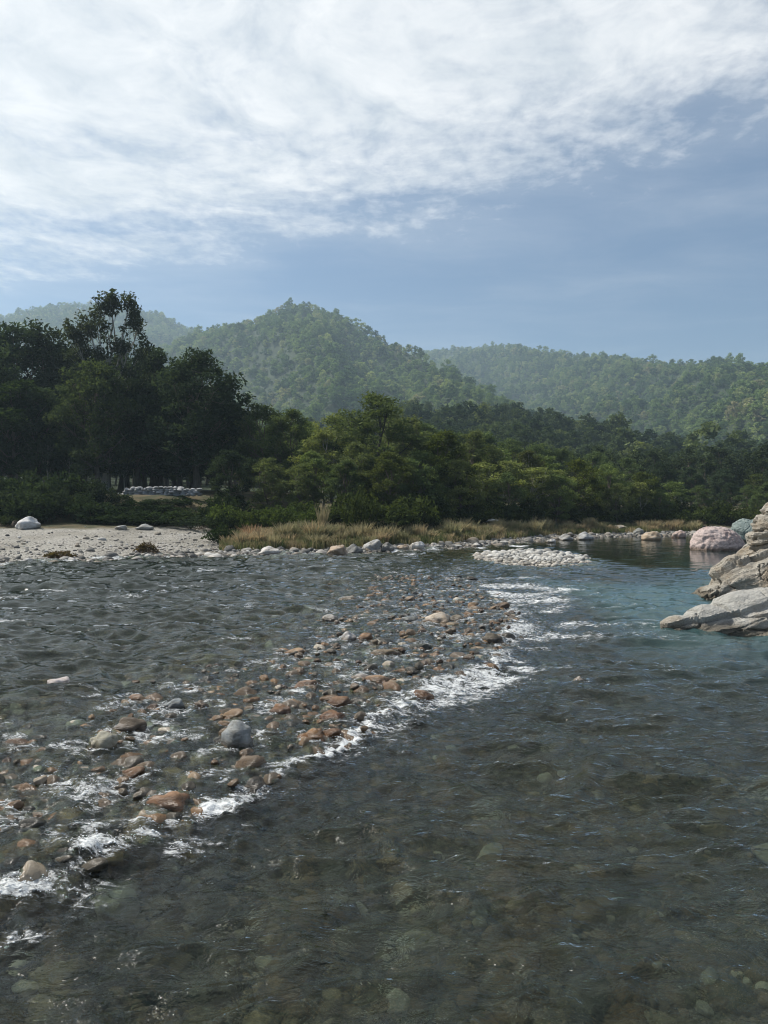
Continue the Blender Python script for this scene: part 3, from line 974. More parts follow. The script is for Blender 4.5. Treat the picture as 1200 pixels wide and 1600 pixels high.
bank_stone(40, 827, 42, 20, (.58, .59, .60), 'white streaked boulder at the back of the gravel beach', cat='boulder')
bank_stone(24, 823, 20, 12, (.28, .22, .17), 'brown stone leaning behind the white streaked boulder', n_short=2)
bank_stone(187, 828, 20, 9, (.40, .40, .38), 'grey stone with dark side against the shaded bank', n_short=2)
bank_stone(223, 828, 30, 9, (.30, .31, .30), 'long flat grey stone against the shaded bank', n_short=4)
bank_stone(417, 868, 38, 14, (.58, .56, .53), 'flat white stone at the corner of the gravel beach')
bank_stone(398, 873, 16, 8, (.50, .48, .44), 'small pale stone at the waterline by the beach corner', n_short=3)
bank_stone(445, 872, 22, 8, (.55, .54, .51), 'low white stone at the waterline before dry grass')
bank_stone(526, 872, 35, 26, (.42, .32, .23), 'blocky tan boulder standing at the waterline', cat='boulder', k=2)
bank_stone(552, 868, 30, 17, (.14, .145, .14), 'dark stone in the lee of the blocky tan boulder', n_short=2)
bank_stone(583, 862, 28, 20, (.42, .42, .41), 'rounded light grey boulder below the dry grass', False, cat='boulder', n_short=4)
bank_stone(604, 864, 26, 16, (.18, .18, .17), 'dark grey stone beside the rounded light grey boulder', n_short=3)
bank_stone(629, 863, 24, 14, (.36, .28, .20), 'tan stone between dark and white ones at the waterline', n_short=2)
bank_stone(652, 862, 26, 19, (.58, .57, .55), 'white blocky boulder below the dry grass', cat='boulder')
bank_stone(655, 840, 14, 15, (.60, .60, .58), 'white upright stone standing in the dry grass')
bank_stone(455, 852, 12, 9, (.60, .59, .56), 'small white stone beside a tan grass clump', n_short=3)
bank_stone(683, 860, 20, 10, (.33, .33, .31), 'grey cobble beside the white blocky boulder', n_short=2)
bank_stone(712, 858, 26, 9, (.44, .43, .41), 'flat grey stone low on the waterline')
bank_stone(745, 856, 20, 8, (.52, .51, .49), 'flat pale stone low on the waterline')
bank_stone(770, 830, 22, 14, (.40, .36, .29), 'pale tan boulder in the grass strip', cat='boulder', n_short=3)
bank_stone(862, 850, 16, 10, (.56, .55, .53), 'bright stone on the stony point', n_short=2)
bank_stone(885, 846, 26, 12, (.30, .30, .29), 'grey stone on the stony point', n_short=2)
bank_stone(915, 845, 30, 14, (.33, .34, .34), 'blue grey stone heap on the stony point', n_short=4)
bank_stone(970, 830, 26, 11, (.44, .38, .30), 'tan stone at the foot of the shrubs', n_short=2)
bank_stone(1022, 846, 32, 17, (.46, .36, .25), 'orange tan rounded boulder near the pink boulder', False, cat='boulder', n_short=4)
bank_stone(1061, 842, 22, 15, (.44, .33, .29), 'small pinkish boulder beside the pink boulder', False, cat='boulder')
bank_stone(1000, 836, 24, 11, (.22, .23, .22), 'dark stone behind the orange tan boulder', n_short=2)
bank_stone(840, 832, 18, 8, (.42, .42, .40), 'pale stone half hidden by grass', n_short=2)
bank_stone(868, 825, 22, 7, (.48, .47, .44), 'flat pale stone at the edge of the shrubs')
bank_stone(310, 870, 26, 7, (.48, .46, .42), 'flat cream stone near the tip of the beach')
bank_stone(128, 886, 22, 9, (.56, .55, .52), 'white stone on the beach waterline', n_short=2)

PEBS = [rock_mesh('shore_pebble_%d' % i, 150 + i, 2, .22, .3, M_PEB_SHORE) for i in range(5)]
xs_, ys_, rs_ = [], [], []
n = 19000
x = RNG.uniform(-24, 28, n)
b = np.abs(RNG.normal(0, 2.2, n)) * np.where(x < -6, 2.2, 1.0) - .9
y = bank_y(x) + b
r = np.clip(np.exp(RNG.normal(-3.0, .62, n)), .02, .34) * np.where(b < 1.6, 1.1, .6)
dens = np.where(x < -7, np.where(b < 1.5, .9, .7), .9)
k = RNG.random(n) < dens
x, y, r = x[k], y[k], r[k]
n2 = 2200
a = RNG.uniform(0, 6.28, n2)
q = np.sqrt(RNG.random(n2))
xi, yi = 5.6 + 2.2 * q * np.cos(a), 28.2 + 3.9 * q * np.sin(a)
ri = np.clip(np.exp(RNG.normal(-2.7, .4, n2)), .03, .2)
M_PEB_BAR = mat_pebble('bar_pebble', [(0, (.22, .21, .19)), (.3, (.40, .39, .36)), (.7, (.55, .54, .51)), (1, (.72, .71, .68))])
BARP = [rock_mesh('bar_pebble_%d' % i, 170 + i, 2, .24, .4, M_PEB_BAR) for i in range(4)]
scatter('gravel_bar', np.stack([xi, yi, ground_z(xi, yi) + ri * .15], 1), np.stack([RNG.uniform(-.3, .3, n2), RNG.uniform(-.3, .3, n2), RNG.uniform(0, 6.28, n2)], 1),
        np.stack([ri, ri * .8, ri * .6], 1), RNG.integers(0, 4, n2), BARP, 'low bar of bright white pebbles in mid river', 'gravel')
z = ground_z(x, y) + r * .12
sc = np.stack([r, r * RNG.uniform(.6, 1, len(r)), r * RNG.uniform(.4, .75, len(r))], 1)
rt = np.stack([RNG.uniform(-.3, .3, len(r)), RNG.uniform(-.3, .3, len(r)), RNG.uniform(0, 6.28, len(r))], 1)
scatter('shore_gravel', np.stack([x, y, z], 1), rt, sc, RNG.integers(0, 5, len(r)), PEBS, 'pale pebbles and gravel along the far waterline', 'gravel')

# ------------------------------------------------------------------ trees
def tubes(paths, sides=6):
    """paths: list of (points (n,3), radii (n)) -> verts, quads"""
    V, F, nv = [], [], 0
    ang = np.linspace(0, 2 * np.pi, sides, endpoint=False)
    for pts, rad in paths:
        pts, rad = np.asarray(pts, float), np.asarray(rad, float)
        tan = np.gradient(pts, axis=0)
        tan /= np.linalg.norm(tan, axis=1)[:, None] + 1e-9
        ref = np.where(np.abs(tan[:, 2:3]) > .9, np.array([[1., 0, 0]]), np.array([[0, 0, 1.]]))
        u = np.cross(tan, ref)
        u /= np.linalg.norm(u, axis=1)[:, None] + 1e-9
        vv = np.cross(tan, u)
        ring = pts[:, None, :] + rad[:, None, None] * (np.cos(ang)[None, :, None] * u[:, None, :] + np.sin(ang)[None, :, None] * vv[:, None, :])
        k = len(pts)
        V.append(ring.reshape(-1, 3))
        i = np.arange(k - 1)[:, None] * sides
        j = np.arange(sides)[None, :]
        jn = (j + 1) % sides
        F.append(np.stack([(i + j).ravel(), (i + jn).ravel(), (i + sides + jn).ravel(), (i + sides + j).ravel()], 1) + nv)
        nv += k * sides
    return np.concatenate(V), np.concatenate(F)


def leaves_mesh(name, centers, radii, counts, size, rng, mat, droop=0.0, aspect=.5, flat=1.0, up=0.3):
    C = np.repeat(np.asarray(centers, float), counts, axis=0)
    Rr = np.repeat(np.asarray(radii, float), counts, axis=0)
    n = len(C)
    d = rng.normal(size=(n, 3))
    d /= np.linalg.norm(d, axis=1)[:, None]
    p = C + d * Rr * (rng.random(n) ** .45)[:, None] * [1, 1, 1]
    a = rng.normal(size=(n, 3)) * [1, 1, .6] + d * .6
    a[:, 2] -= droop
    a /= np.linalg.norm(a, axis=1)[:, None]
    nn = rng.normal(size=(n, 3)) + [0, 0, up * 3]
    b = np.cross(a, nn)
    b /= np.linalg.norm(b, axis=1)[:, None] + 1e-9
    sz = (size * np.exp(rng.normal(0, .3, n)))[:, None]
    v = np.stack([p - a * sz * .5, p + b * sz * aspect * .5, p + a * sz * .5, p - b * sz * aspect * .5], 1).reshape(-1, 3)
    f = np.arange(4 * n).reshape(-1, 4)
    me = mesh_np(name, v, f, mat, False)
    clump = np.repeat(rng.random(len(centers)), counts)
    attr(me, 'rnd', np.repeat(np.clip(.5 * rng.random(n) + .5 * clump, 0, 1), 4))
    return me


def curve_to(p0, p1, r0, r1, rng, k=6, sag=.15, up=.25):
    p0, p1 = np.asarray(p0, float), np.asarray(p1, float)
    t = np.linspace(0, 1, k)[:, None]
    L = np.linalg.norm(p1 - p0)
    mid = np.array([0, 0, 1.]) * L * -up * .5
    pts = p0 * (1 - t) + p1 * t + mid * (4 * t * (1 - t)) * .6 + rng.normal(0, .035 * L, (k, 3)) * np.sin(t * np.pi)
    return pts, np.linspace(r0, r1, k)


def make_tree(name, seed, lobes, H, trunk_r, sub=6, leaf=.22, per=110, clump=(.45, .45, .32), fork=.35, spread=1.0, droop=0., lean=.3, mat=None, shell=.55, up=.3):
    """lobes: list of (x, y, z, rx, ry, rz); heights in metres above the base"""
    rng = np.random.default_rng(seed)
    paths = []
    k = 9
    tz = np.linspace(0, H * .86, k)
    wob = np.cumsum(rng.normal(0, .05 * H / k * 2, (k, 2)), 0)
    wob -= wob[0]
    trunk = np.stack([wob[:, 0] + lean * (tz / H) ** 2, wob[:, 1], tz - .4 * (np.arange(k) == 0)], 1)
    paths.append((trunk, trunk_r * (1 - .86 * (tz / tz[-1])) * (1 + .5 * np.exp(-tz / .5))))
    cs, rs, ct = [], [], []
    for (lx, ly, lz, rx, ry, rz) in lobes:
        z0 = max(H * fork * .6, min(lz * .62, H * .8))
        p0 = np.array([np.interp(z0, trunk[:, 2], trunk[:, 0]), np.interp(z0, trunk[:, 2], trunk[:, 1]), z0])
        c = np.array([lx, ly, lz])
        rr = trunk_r * .42 * (1 - .5 * z0 / H)
        br = curve_to(p0, c, rr, rr * .35, rng, 7)
        paths.append(br)
        for j in range(sub):
            d = rng.normal(size=3)
            d /= np.linalg.norm(d)
            q = c + d * np.array([rx, ry, rz]) * (shell + (1 - shell) * rng.random())
            s0 = br[0][rng.integers(3, 7)]
            paths.append(curve_to(s0, q, rr * .3, .012, rng, 4))
            sc = rng.uniform(.7, 1.35)
            cs.append(q)
            rs.append(np.array(clump) * sc)
            ct.append(int(per * sc ** 1.5 * rng.uniform(.7, 1.2)))
            if rng.random() < .35:
                cs.append((q + c) / 2 + rng.normal(0, .2, 3))
                rs.append(np.array(clump) * .8)
                ct.append(int(per * .5))
    v, f = tubes(paths, 6)
    tm = mesh_np(name + '_trunk', v, f, M_BARK, True)
    cm_ = leaves_mesh(name + '_crown', cs, rs, ct, leaf, rng, mat or M_LEAF, droop, up=up)
    return dict(trunk=tm, crown=cm_, H=H)


def lobes_round(seed, n, rx, ry, z0, z1, lr, top=1.0):
    rng = np.random.default_rng(seed)
    res = []
    for i in range(n):
        t = (i + .5) / n
        a = i * 2.4 + rng.uniform(-.4, .4)
        z = z0 + (z1 - z0) * t
        prof = math.sqrt(max(.05, 1 - (2 * t - 1) ** 2 * (.8 if t < .5 else 1.0)))
        q = prof * rng.uniform(.55, .9)
        s = lr * rng.uniform(.75, 1.25)
        res.append((rx * q * math.cos(a), ry * q * math.sin(a), z, s, s, s * .8))
    res.append((0, 0, z1, lr * .8, lr * .8, lr * .7))
    return res


PROTO = {}
PROTO['broad'] = [make_tree('broad_tree', 31 + i, lobes_round(41 + i, 21, 3.1, 3.1, 2.0, 8.5, 1.3), 9.2, .24, 7, .23, 95, (.62, .62, .48)) for i in range(3)]
PROTO['feather'] = [make_tree('feather_tree', 61 + i, lobes_round(71 + i, 15, 2.3, 2.3, 1.5, 6.8, 1.0), 7.4, .13, 8, .17, 80, (.50, .50, .32), shell=.35, up=.35) for i in range(3)]
PROTO['slender'] = [make_tree('slender_tree', 91 + i, lobes_round(101 + i, 8, 1.35, 1.35, 2.6, 5.6, .75), 6.2, .085, 6, .17, 75, (.46, .46, .26), shell=.4) for i in range(3)]
euc = [(-.6, 0, 13.4, .55, .55, 1.2), (.35, .2, 14.0, .5, .5, 1.1), (1.55, 0, 13.2, .6, .6, 1.15), (2.2, .3, 12.1, .6, .6, .8), (-1.7, .3, 12.4, .7, .7, .9),
       (-2.6, 0, 11.6, .6, .6, .8), (-.6, -.3, 11.6, .9, .8, .9), (.9, .2, 11.2, .9, .9, .9), (2.4, 0, 10.4, .9, .9, .8), (-2.1, .2, 10.3, 1.0, 1, .9),
       (0, 0, 9.6, 1.2, 1.1, 1.0), (1.6, .4, 8.7, 1.2, 1.1, 1.0), (-1.5, .3, 8.4, 1.3, 1.2, 1.0), (0, -.6, 7.0, 1.5, 1.4, 1.0), (2.0, 0, 6.6, 1.2, 1.2, 1.0), (-2.1, 0, 6.4, 1.2, 1.2, 1.0)]
PROTO['tall'] = [make_tree('tall_tree', 131, euc, 14.6, .25, 7, .22, 80, (.50, .50, .52), droop=.7, fork=.4, lean=.2)]
PROTO['ridge'] = [make_tree('ridge_tree', 151 + i, lobes_round(161 + i, 9, 2.1, 2.1, 2.0, 6.0, 1.1), 6.6, .16, 4, .34, 36, (.62, .62, .45)) for i in range(4)]


TLAND = []
TSHORT = {'tallest tree': 'tallest tree', 'dense dark': 'dark round-headed tree', 'dark dense': 'tallest tree', 'dark tall': 'tallest tree', 'brighter green': 'brighter green leafy tree', 'tree with': 'flat-layered tree',
          'dark tree': 'tallest tree', 'spreading feathery': 'spreading feathery tree', 'thin yellow-green': 'thin yellow-green tree', 'low bushy': 'yellow-olive bushy tree', 'olive feathery': 'olive feathery tree',
          'upright pale-trunked': 'upright pale-trunked tree', 'sparse tree': 'bare white stems', 'slim green': 'slim green tree', 'bright yellow-green': 'bright yellow-green tree', 'green bushy': 'bright yellow-green tree',
          'low spreading': 'low spreading green tree', 'small pale': 'small pale green tree', 'low dark': 'grey green boulder', 'lone lighter': 'lone lighter tree'}


def tone(c):
    return 'dark' if c[1] < .07 else 'mid-green' if c[1] < .13 else 'olive green' if c[1] < .16 else 'light green'


def tree(kind, px, d, top, col, label, group=None, bark=(.16, .13, .10), name='tree', wide=1.0, k=None, base=None):
    """px: direction, d: metres away, top: py of the crown tip"""
    x = to_world(px, d)
    z = gz(x, d) if base is None else base
    ht = CAM_H + (HORIZON - top) / FPX * d - z
    lib = PROTO[kind]
    pr = lib[random.randrange(len(lib)) if k is None else k]
    sc = ht / pr['H'] * .97
    e = bpy.data.objects.new(name, None)
    link(e)
    e.empty_display_size = .3
    e.location = (x, d, z - .05)
    e.rotation_euler = (0, 0, random.uniform(0, 6.28) if kind != 'tall' else 0)
    e.scale = (sc * wide, sc * wide, sc)
    tr = obj('trunk', pr['trunk'], e)
    tr.color = tuple(bark) + (1,)
    cr = obj('crown', pr['crown'], e)
    j = random.uniform(.85, 1.15)
    cr.color = (col[0] * j, col[1] * j, col[2] * j, 1)
    tag(e, label, 'tree', group)
    if group is None:
        TLAND.append((x, d, TSHORT.get(label.split(' ')[0] + ' ' + label.split(' ')[1], ' '.join(label.split(' ')[:3]))))
    return e


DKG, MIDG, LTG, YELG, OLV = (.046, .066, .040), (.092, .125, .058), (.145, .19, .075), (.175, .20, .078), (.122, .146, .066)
PALEB = (.45, .42, .36)
# left grove
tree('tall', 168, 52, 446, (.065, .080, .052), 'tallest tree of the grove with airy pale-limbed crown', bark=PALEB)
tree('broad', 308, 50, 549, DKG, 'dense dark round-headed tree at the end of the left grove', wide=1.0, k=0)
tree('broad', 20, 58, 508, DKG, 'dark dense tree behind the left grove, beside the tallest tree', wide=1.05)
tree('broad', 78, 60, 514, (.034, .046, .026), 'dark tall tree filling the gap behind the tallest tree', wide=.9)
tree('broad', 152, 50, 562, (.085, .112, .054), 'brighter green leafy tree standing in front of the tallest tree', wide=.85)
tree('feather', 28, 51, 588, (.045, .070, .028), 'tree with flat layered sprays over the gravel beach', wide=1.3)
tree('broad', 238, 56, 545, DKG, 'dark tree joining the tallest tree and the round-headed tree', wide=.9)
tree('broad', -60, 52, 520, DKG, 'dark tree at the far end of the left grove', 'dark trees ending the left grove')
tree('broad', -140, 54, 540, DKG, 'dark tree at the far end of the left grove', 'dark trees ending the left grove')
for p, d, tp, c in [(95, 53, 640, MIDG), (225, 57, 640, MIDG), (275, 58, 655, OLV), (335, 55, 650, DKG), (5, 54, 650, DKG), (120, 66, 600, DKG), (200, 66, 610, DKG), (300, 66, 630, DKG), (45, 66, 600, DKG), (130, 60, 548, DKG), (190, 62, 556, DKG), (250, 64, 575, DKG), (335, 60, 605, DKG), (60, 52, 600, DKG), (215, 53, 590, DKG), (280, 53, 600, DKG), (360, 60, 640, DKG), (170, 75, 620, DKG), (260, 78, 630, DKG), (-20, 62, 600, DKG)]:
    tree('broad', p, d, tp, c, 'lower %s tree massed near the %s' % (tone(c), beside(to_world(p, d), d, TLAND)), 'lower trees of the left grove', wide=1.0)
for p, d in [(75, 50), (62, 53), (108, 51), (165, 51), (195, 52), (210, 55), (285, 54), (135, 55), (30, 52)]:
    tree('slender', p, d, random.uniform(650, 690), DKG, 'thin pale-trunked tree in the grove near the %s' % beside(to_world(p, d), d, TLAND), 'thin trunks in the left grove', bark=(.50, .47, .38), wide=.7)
# middle
tree('feather', 590, 47, 612, (.09, .116, .052), 'spreading feathery tree with dark forked limbs, tallest of the middle bank', wide=1.25, k=0, bark=(.05, .045, .04))
tree('feather', 408, 50, 626, (.09, .116, .055), 'feathery olive tree next to the round-headed tree', wide=1.1)
tree('feather', 455, 49, 634, (.10, .13, .056), 'feathery green tree left of the spreading tree', wide=1.0)
tree('slender', 505, 46, 660, YELG, 'thin yellow-green tree beside the spreading feathery tree', wide=1.2, bark=PALEB)
tree('feather', 690, 46, 668, (.070, .088, .026), 'low bushy yellow-olive tree right of the spreading tree', wide=1.2)
tree('feather', 740, 52, 672, OLV, 'olive feathery tree before the dark ridge', wide=1.1)
tree('slender', 775, 53, 690, LTG, 'upright pale-trunked tree before the dark ridge', bark=PALEB, wide=1.2)
tree('slender', 822, 54, 696, (.085, .095, .04), 'sparse tree with bare white stems', bark=(.55, .52, .46), wide=1.3)
tree('slender', 850, 56, 702, LTG, 'slim green tree beside the bare white stems', bark=PALEB, wide=1.2)
for p, d, tp in [(700, 47, 712), (748, 48, 716), (800, 50, 712), (836, 51, 722), (868, 53, 726), (1000, 56, 748)]:
    tree('slender', p, d, tp, YELG, 'thin yellow-green sapling with pale stem before the %s' % beside(to_world(p, d), d, TLAND), 'pale-stemmed saplings', bark=(.55, .52, .45), wide=1.3)
tree('feather', 905, 55, 716, (.095, .115, .030), 'bright yellow-green bushy tree below the dark ridge', wide=1.25)
tree('feather', 945, 57, 722, LTG, 'green bushy tree joined to the bright yellow-green one', wide=1.2)
tree('feather', 1005, 58, 736, (.072, .09, .03), 'low spreading green tree toward the pink boulder', wide=1.3)
tree('slender', 1055, 60, 748, LTG, 'small pale green tree behind the pink boulder', wide=1.4, bark=PALEB)
tree('feather', 1095, 63, 756, MIDG, 'low dark bushy tree behind the grey green boulder', wide=1.2)
tree('slender', 1180, 72, 735, (.08, .10, .035), 'lone lighter tree on the dark slope above the outcrop', wide=1.1)
for p, d, tp, c in [(385, 58, 650, MIDG), (430, 60, 652, MIDG), (480, 58, 655, LTG), (520, 60, 645, YELG), (560, 56, 650, OLV), (640, 56, 648, OLV), (665, 60, 655, MIDG), (610, 62, 640, OLV), (715, 62, 672, MIDG), (760, 64, 676, MIDG), (800, 66, 684, MIDG),
                    (840, 70, 690, MIDG), (880, 70, 700, MIDG), (930, 72, 706, MIDG), (980, 74, 714, MIDG), (1030, 76, 722, DKG), (1080, 78, 728, DKG), (1130, 80, 732, DKG), (1170, 66, 756, MIDG), (1215, 75, 730, DKG), (1240, 62, 745, DKG), (1200, 63, 752, MIDG), (1185, 60, 770, MIDG), (1225, 58, 765, MIDG), (1140, 68, 752, DKG)]:
    kd = random.choice(['feather', 'broad'])
    tree(kd, p, d, tp, c, '%s %s tree in the row behind the %s' % (tone(c), 'feathery' if kd == 'feather' else 'dense-crowned', beside(to_world(p, d), d, TLAND)), 'second row of bank trees', wide=1.1)
for p, d, tp, c in [(420, 44, 712, OLV), (470, 43, 722, OLV), (540, 42, 715, MIDG), (610, 42, 700, (.07, .085, .03)), (645, 43, 715, MIDG), (720, 45, 715, YELG), (660, 45, 700, LTG), (790, 48, 735, MIDG), (560, 44, 690, OLV), (870, 51, 738, LTG), (965, 54, 752, OLV), (360, 44, 700, DKG), (1030, 57, 762, MIDG), (490, 44, 700, LTG)]:
    tree('feather', p, d, tp, c, 'low %s understory tree before the %s' % (tone(c), beside(to_world(p, d), d, TLAND)), 'understory trees of the far bank', wide=1.15)

# shrubs
def shrub_mesh(i):
    rng = np.random.default_rng(200 + i)
    k = 22
    a, q = rng.uniform(0, 6.28, k), np.sqrt(rng.random(k))
    c = np.stack([q * np.cos(a), q * np.sin(a), .35 + .75 * rng.random(k) * (1 - .5 * q)], 1)
    st = [curve_to((c[j, 0] * .2, c[j, 1] * .2, -.05), c[j], .02, .006, rng, 4, up=-.2) for j in range(k)]
    v, f = tubes(st, 4)
    return mesh_np('shrub_stem_%d' % i, v, f, M_BARK, True), leaves_mesh('shrub_leaf_%d' % i, c, np.full((k, 3), .3), np.full(k, 55), .15, rng, M_LEAF)


SHR = [shrub_mesh(i) for i in range(4)]


def shrub(px, d, h, wid, col, label, group):
    x = to_world(px, d)
    e = bpy.data.objects.new('shrub', None)
    link(e)
    e.location = (x, d, gz(x, d) - .03)
    e.scale = (wid, wid, h)
    e.rotation_euler[2] = random.uniform(0, 6.28)
    st, lf = random.choice(SHR)
    o = obj('stems', st, e)
    o.color = (.12, .09, .06, 1)
    o = obj('foliage', lf, e)
    j = random.uniform(.75, 1.25)
    o.color = (col[0] * j, col[1] * j, col[2] * j, 1)
    if group:
        label = label.split(' shrub')[0] + ' shrub below the ' + beside(x, d, TLAND) if d > 41.5 else label
    tag(e, label, 'shrub', group)


for i in range(58):  # leaf colours set extra dark: the grove's shade is put into them
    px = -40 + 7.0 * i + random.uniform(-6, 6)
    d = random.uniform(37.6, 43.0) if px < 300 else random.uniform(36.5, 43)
    shrub(px, d, random.uniform(.7, 1.5) if not 160 < px < 330 else random.uniform(.4, .7), random.uniform(.8, 1.3), random.choice([(.026, .040, .020), (.034, .050, .024), (.03, .042, .026)]), 'shade-tinted green shrub on the shaded bank behind the gravel beach', 'shrubs behind the beach')
for i in range(26):
    px = 345 + 9 * i + random.uniform(-5, 5)
    d = random.uniform(36.5, 40.5)
    shrub(px, d, random.uniform(.7, 1.2), random.uniform(.6, 1.0), random.choice([(.07, .095, .03), (.055, .08, .028)]), 'fresh green shrub behind the tawny grass strip', 'green shrubs behind the grass')
for i in range(74):
    px = 540 + 10.0 * i + random.uniform(-6, 6)
    x0 = to_world(px, 45)
    d = float(bank_y(to_world(px, 50))) + random.uniform(5.5, 11)
    shrub(px, d, random.uniform(.9, 1.9), random.uniform(.9, 1.5), random.choice([(.045, .06, .022), (.06, .075, .025), (.04, .055, .022)]), 'understory shrub at the foot of the far bank trees', 'understory shrubs')
shrub(345, 33.5, .8, .7, (.03, .045, .02), 'dark low bush at the corner of the gravel beach', None)
shrub(52, 39.0, 1.3, .7, (.04, .06, .025), 'leafy bush growing over the white streaked boulder', None)
shrub(8, 36.5, .5, .8, (.04, .055, .025), 'low bush in front of the white streaked boulder', None)

# ------------------------------------------------------------------ grass strip
def tuft_mesh(i, n=150, h=1.0, spread=.34):
    rng = np.random.default_rng(300 + i)
    V, F, T, Rn = [], [], [], []
    a = rng.uniform(0, 6.28, n)
    q = np.sqrt(rng.random(n)) * spread * .5
    bx, by = q * np.cos(a), q * np.sin(a)
    ln = h * rng.uniform(.55, 1.1, n)
    out_ = rng.uniform(.05, .55, n) * ln * .6
    dx, dy = np.cos(a + rng.normal(0, .6, n)) * out_, np.sin(a + rng.normal(0, .6, n)) * out_
    wa = rng.uniform(0, 3.14, n)
    wd = .012 + .012 * rng.random(n)
    ux, uy = np.cos(wa) * wd, np.sin(wa) * wd
    for j, (t, ww) in enumerate([(0, 1), (.55, .8), (1, .1)]):
        cx, cy_, cz = bx + dx * t ** 2, by + dy * t ** 2, ln * t * (1 - .12 * t) - .04 * (t == 0)
        V.append(np.stack([cx - ux * ww, cy_ - uy * ww, cz], 1))
        V.append(np.stack([cx + ux * ww, cy_ + uy * ww, cz], 1))
        T += [np.full(n, t)] * 2
    r = rng.random(n)
    k = np.arange(n)
    F = np.concatenate([np.stack([k + 2 * j * n, k + (2 * j + 1) * n, k + (2 * j + 3) * n, k + (2 * j + 2) * n], 1) for j in range(2)])
    me = mesh_np('tuft_%d' % i, np.concatenate(V), F, M_GRASS)
    attr(me, 'rnd', np.tile(r, 6))
    attr(me, 'tip', np.concatenate(T))
    return me


TUFT = [tuft_mesh(i) for i in range(5)]
GK = [((.34, .265, .15), 'tawny dry grass tussock in the strip along the far bank', 'tawny grass tussocks'),
      ((.28, .25, .125), 'straw green grass tussock in the strip along the far bank', 'straw green grass tussocks'),
      ((.14, .16, .06), 'green grass tussock in the strip along the far bank', 'green grass tussocks')]


def tuft(px, d, h, wid, k, label=None, col=None):
    x = to_world(px, d)
    o = obj('grass_tussock', random.choice(TUFT))
    o.location = (x, d, gz(x, d))
    o.scale = (wid, wid, h)
    o.rotation_euler[2] = random.uniform(0, 6.28)
    j = random.uniform(.8, 1.2)
    c = col or GK[k][0]
    o.color = (c[0] * j, c[1] * j, c[2] * j, 1)
    tag(o, label or '%s near the %s' % (GK[k][1].replace(' in the strip along the far bank', ''), beside(x, d, BLAND)), 'grass', None if label else GK[k][2])


tuft(505, 34.5, 1.75, 1.0, 1, 'tall feathered grass clump rising above the green shrubs', (.28, .24, .13))
tuft(490, 32.6, 1.15, 1.7, 0, 'broad orange tawny grass clump by the small white stone', (.36, .26, .13))
tuft(393, 33.2, .9, 1.7, 0, 'reddish dead grass heap at the corner of the beach', (.30, .15, .07))
for i in range(190):
    px = random.uniform(440, 960)
    x0 = to_world(px, 38)
    b0 = random.uniform(2.0, 5.6)
    d = 36.0
    for _ in range(6):
        d = float(bank_y(to_world(px, d))) + b0
    if float(pn(np.array([px / 38.0]), np.array([b0 * .7]))[0]) < -.22:
        continue
    kk = random.choices([0, 1, 2], [3, 4, 2] if b0 < 3.4 else [1, 4, 4])[0]
    if px < 520 and random.random() < .5:
        kk = 2
    tuft(px, d, random.uniform(.35, 1.0), random.uniform(.9, 1.7), kk)
for i in range(22):
    px = random.uniform(1000, 1090) if i < 15 else random.uniform(355, 430)
    b0 = random.uniform(1.5, 4.0)
    d = 40.0
    for _ in range(6):
        d = float(bank_y(to_world(px, d))) + b0
    tuft(px, d, random.uniform(.5, .9), random.uniform(1.0, 1.6), random.choice([0, 1]))
n = 2600
px = RNG.uniform(350, 1090, n)
d = np.full(n, 36.)
b0 = 1.6 + 5.4 * RNG.random(n) ** .8
for _ in range(6):
    d = bank_y((px - 600) / FPX * d) + b0
x = (px - 600) / FPX * d
m_low, t = new_mat('low_grass')
oi = t.n('ShaderNodeObjectInfo')
c = t.ramp(oi.outputs['Random'], [(0, (.09, .12, .045)), (.4, (.17, .18, .08)), (.7, (.28, .24, .125)), (1, (.34, .27, .16))])
dd = t.n('ShaderNodeBsdfDiffuse', {'Color': c})
tr_ = t.n('ShaderNodeBsdfTranslucent', {'Color': c})
out(t, t.n('ShaderNodeMixShader', {0: .3, 1: dd.outputs[0], 2: tr_.outputs[0]}).outputs[0])
LOW = []
for q in range(3):
    me = tuft_mesh(20 + q, 40, .42, .5)
    me.materials.clear()
    me.materials.append(m_low)
    LOW.append(me)
scatter('low_grass', np.stack([x, d, ground_z(x, d)], 1), np.stack([np.zeros(n), np.zeros(n), RNG.uniform(0, 6.28, n)], 1), np.stack([RNG.uniform(.8, 1.5, n)] * 2 + [RNG.uniform(.5, 1.2, n)], 1), RNG.integers(0, 3, n), LOW, 'low tawny and green grass covering the far bank', 'grass')

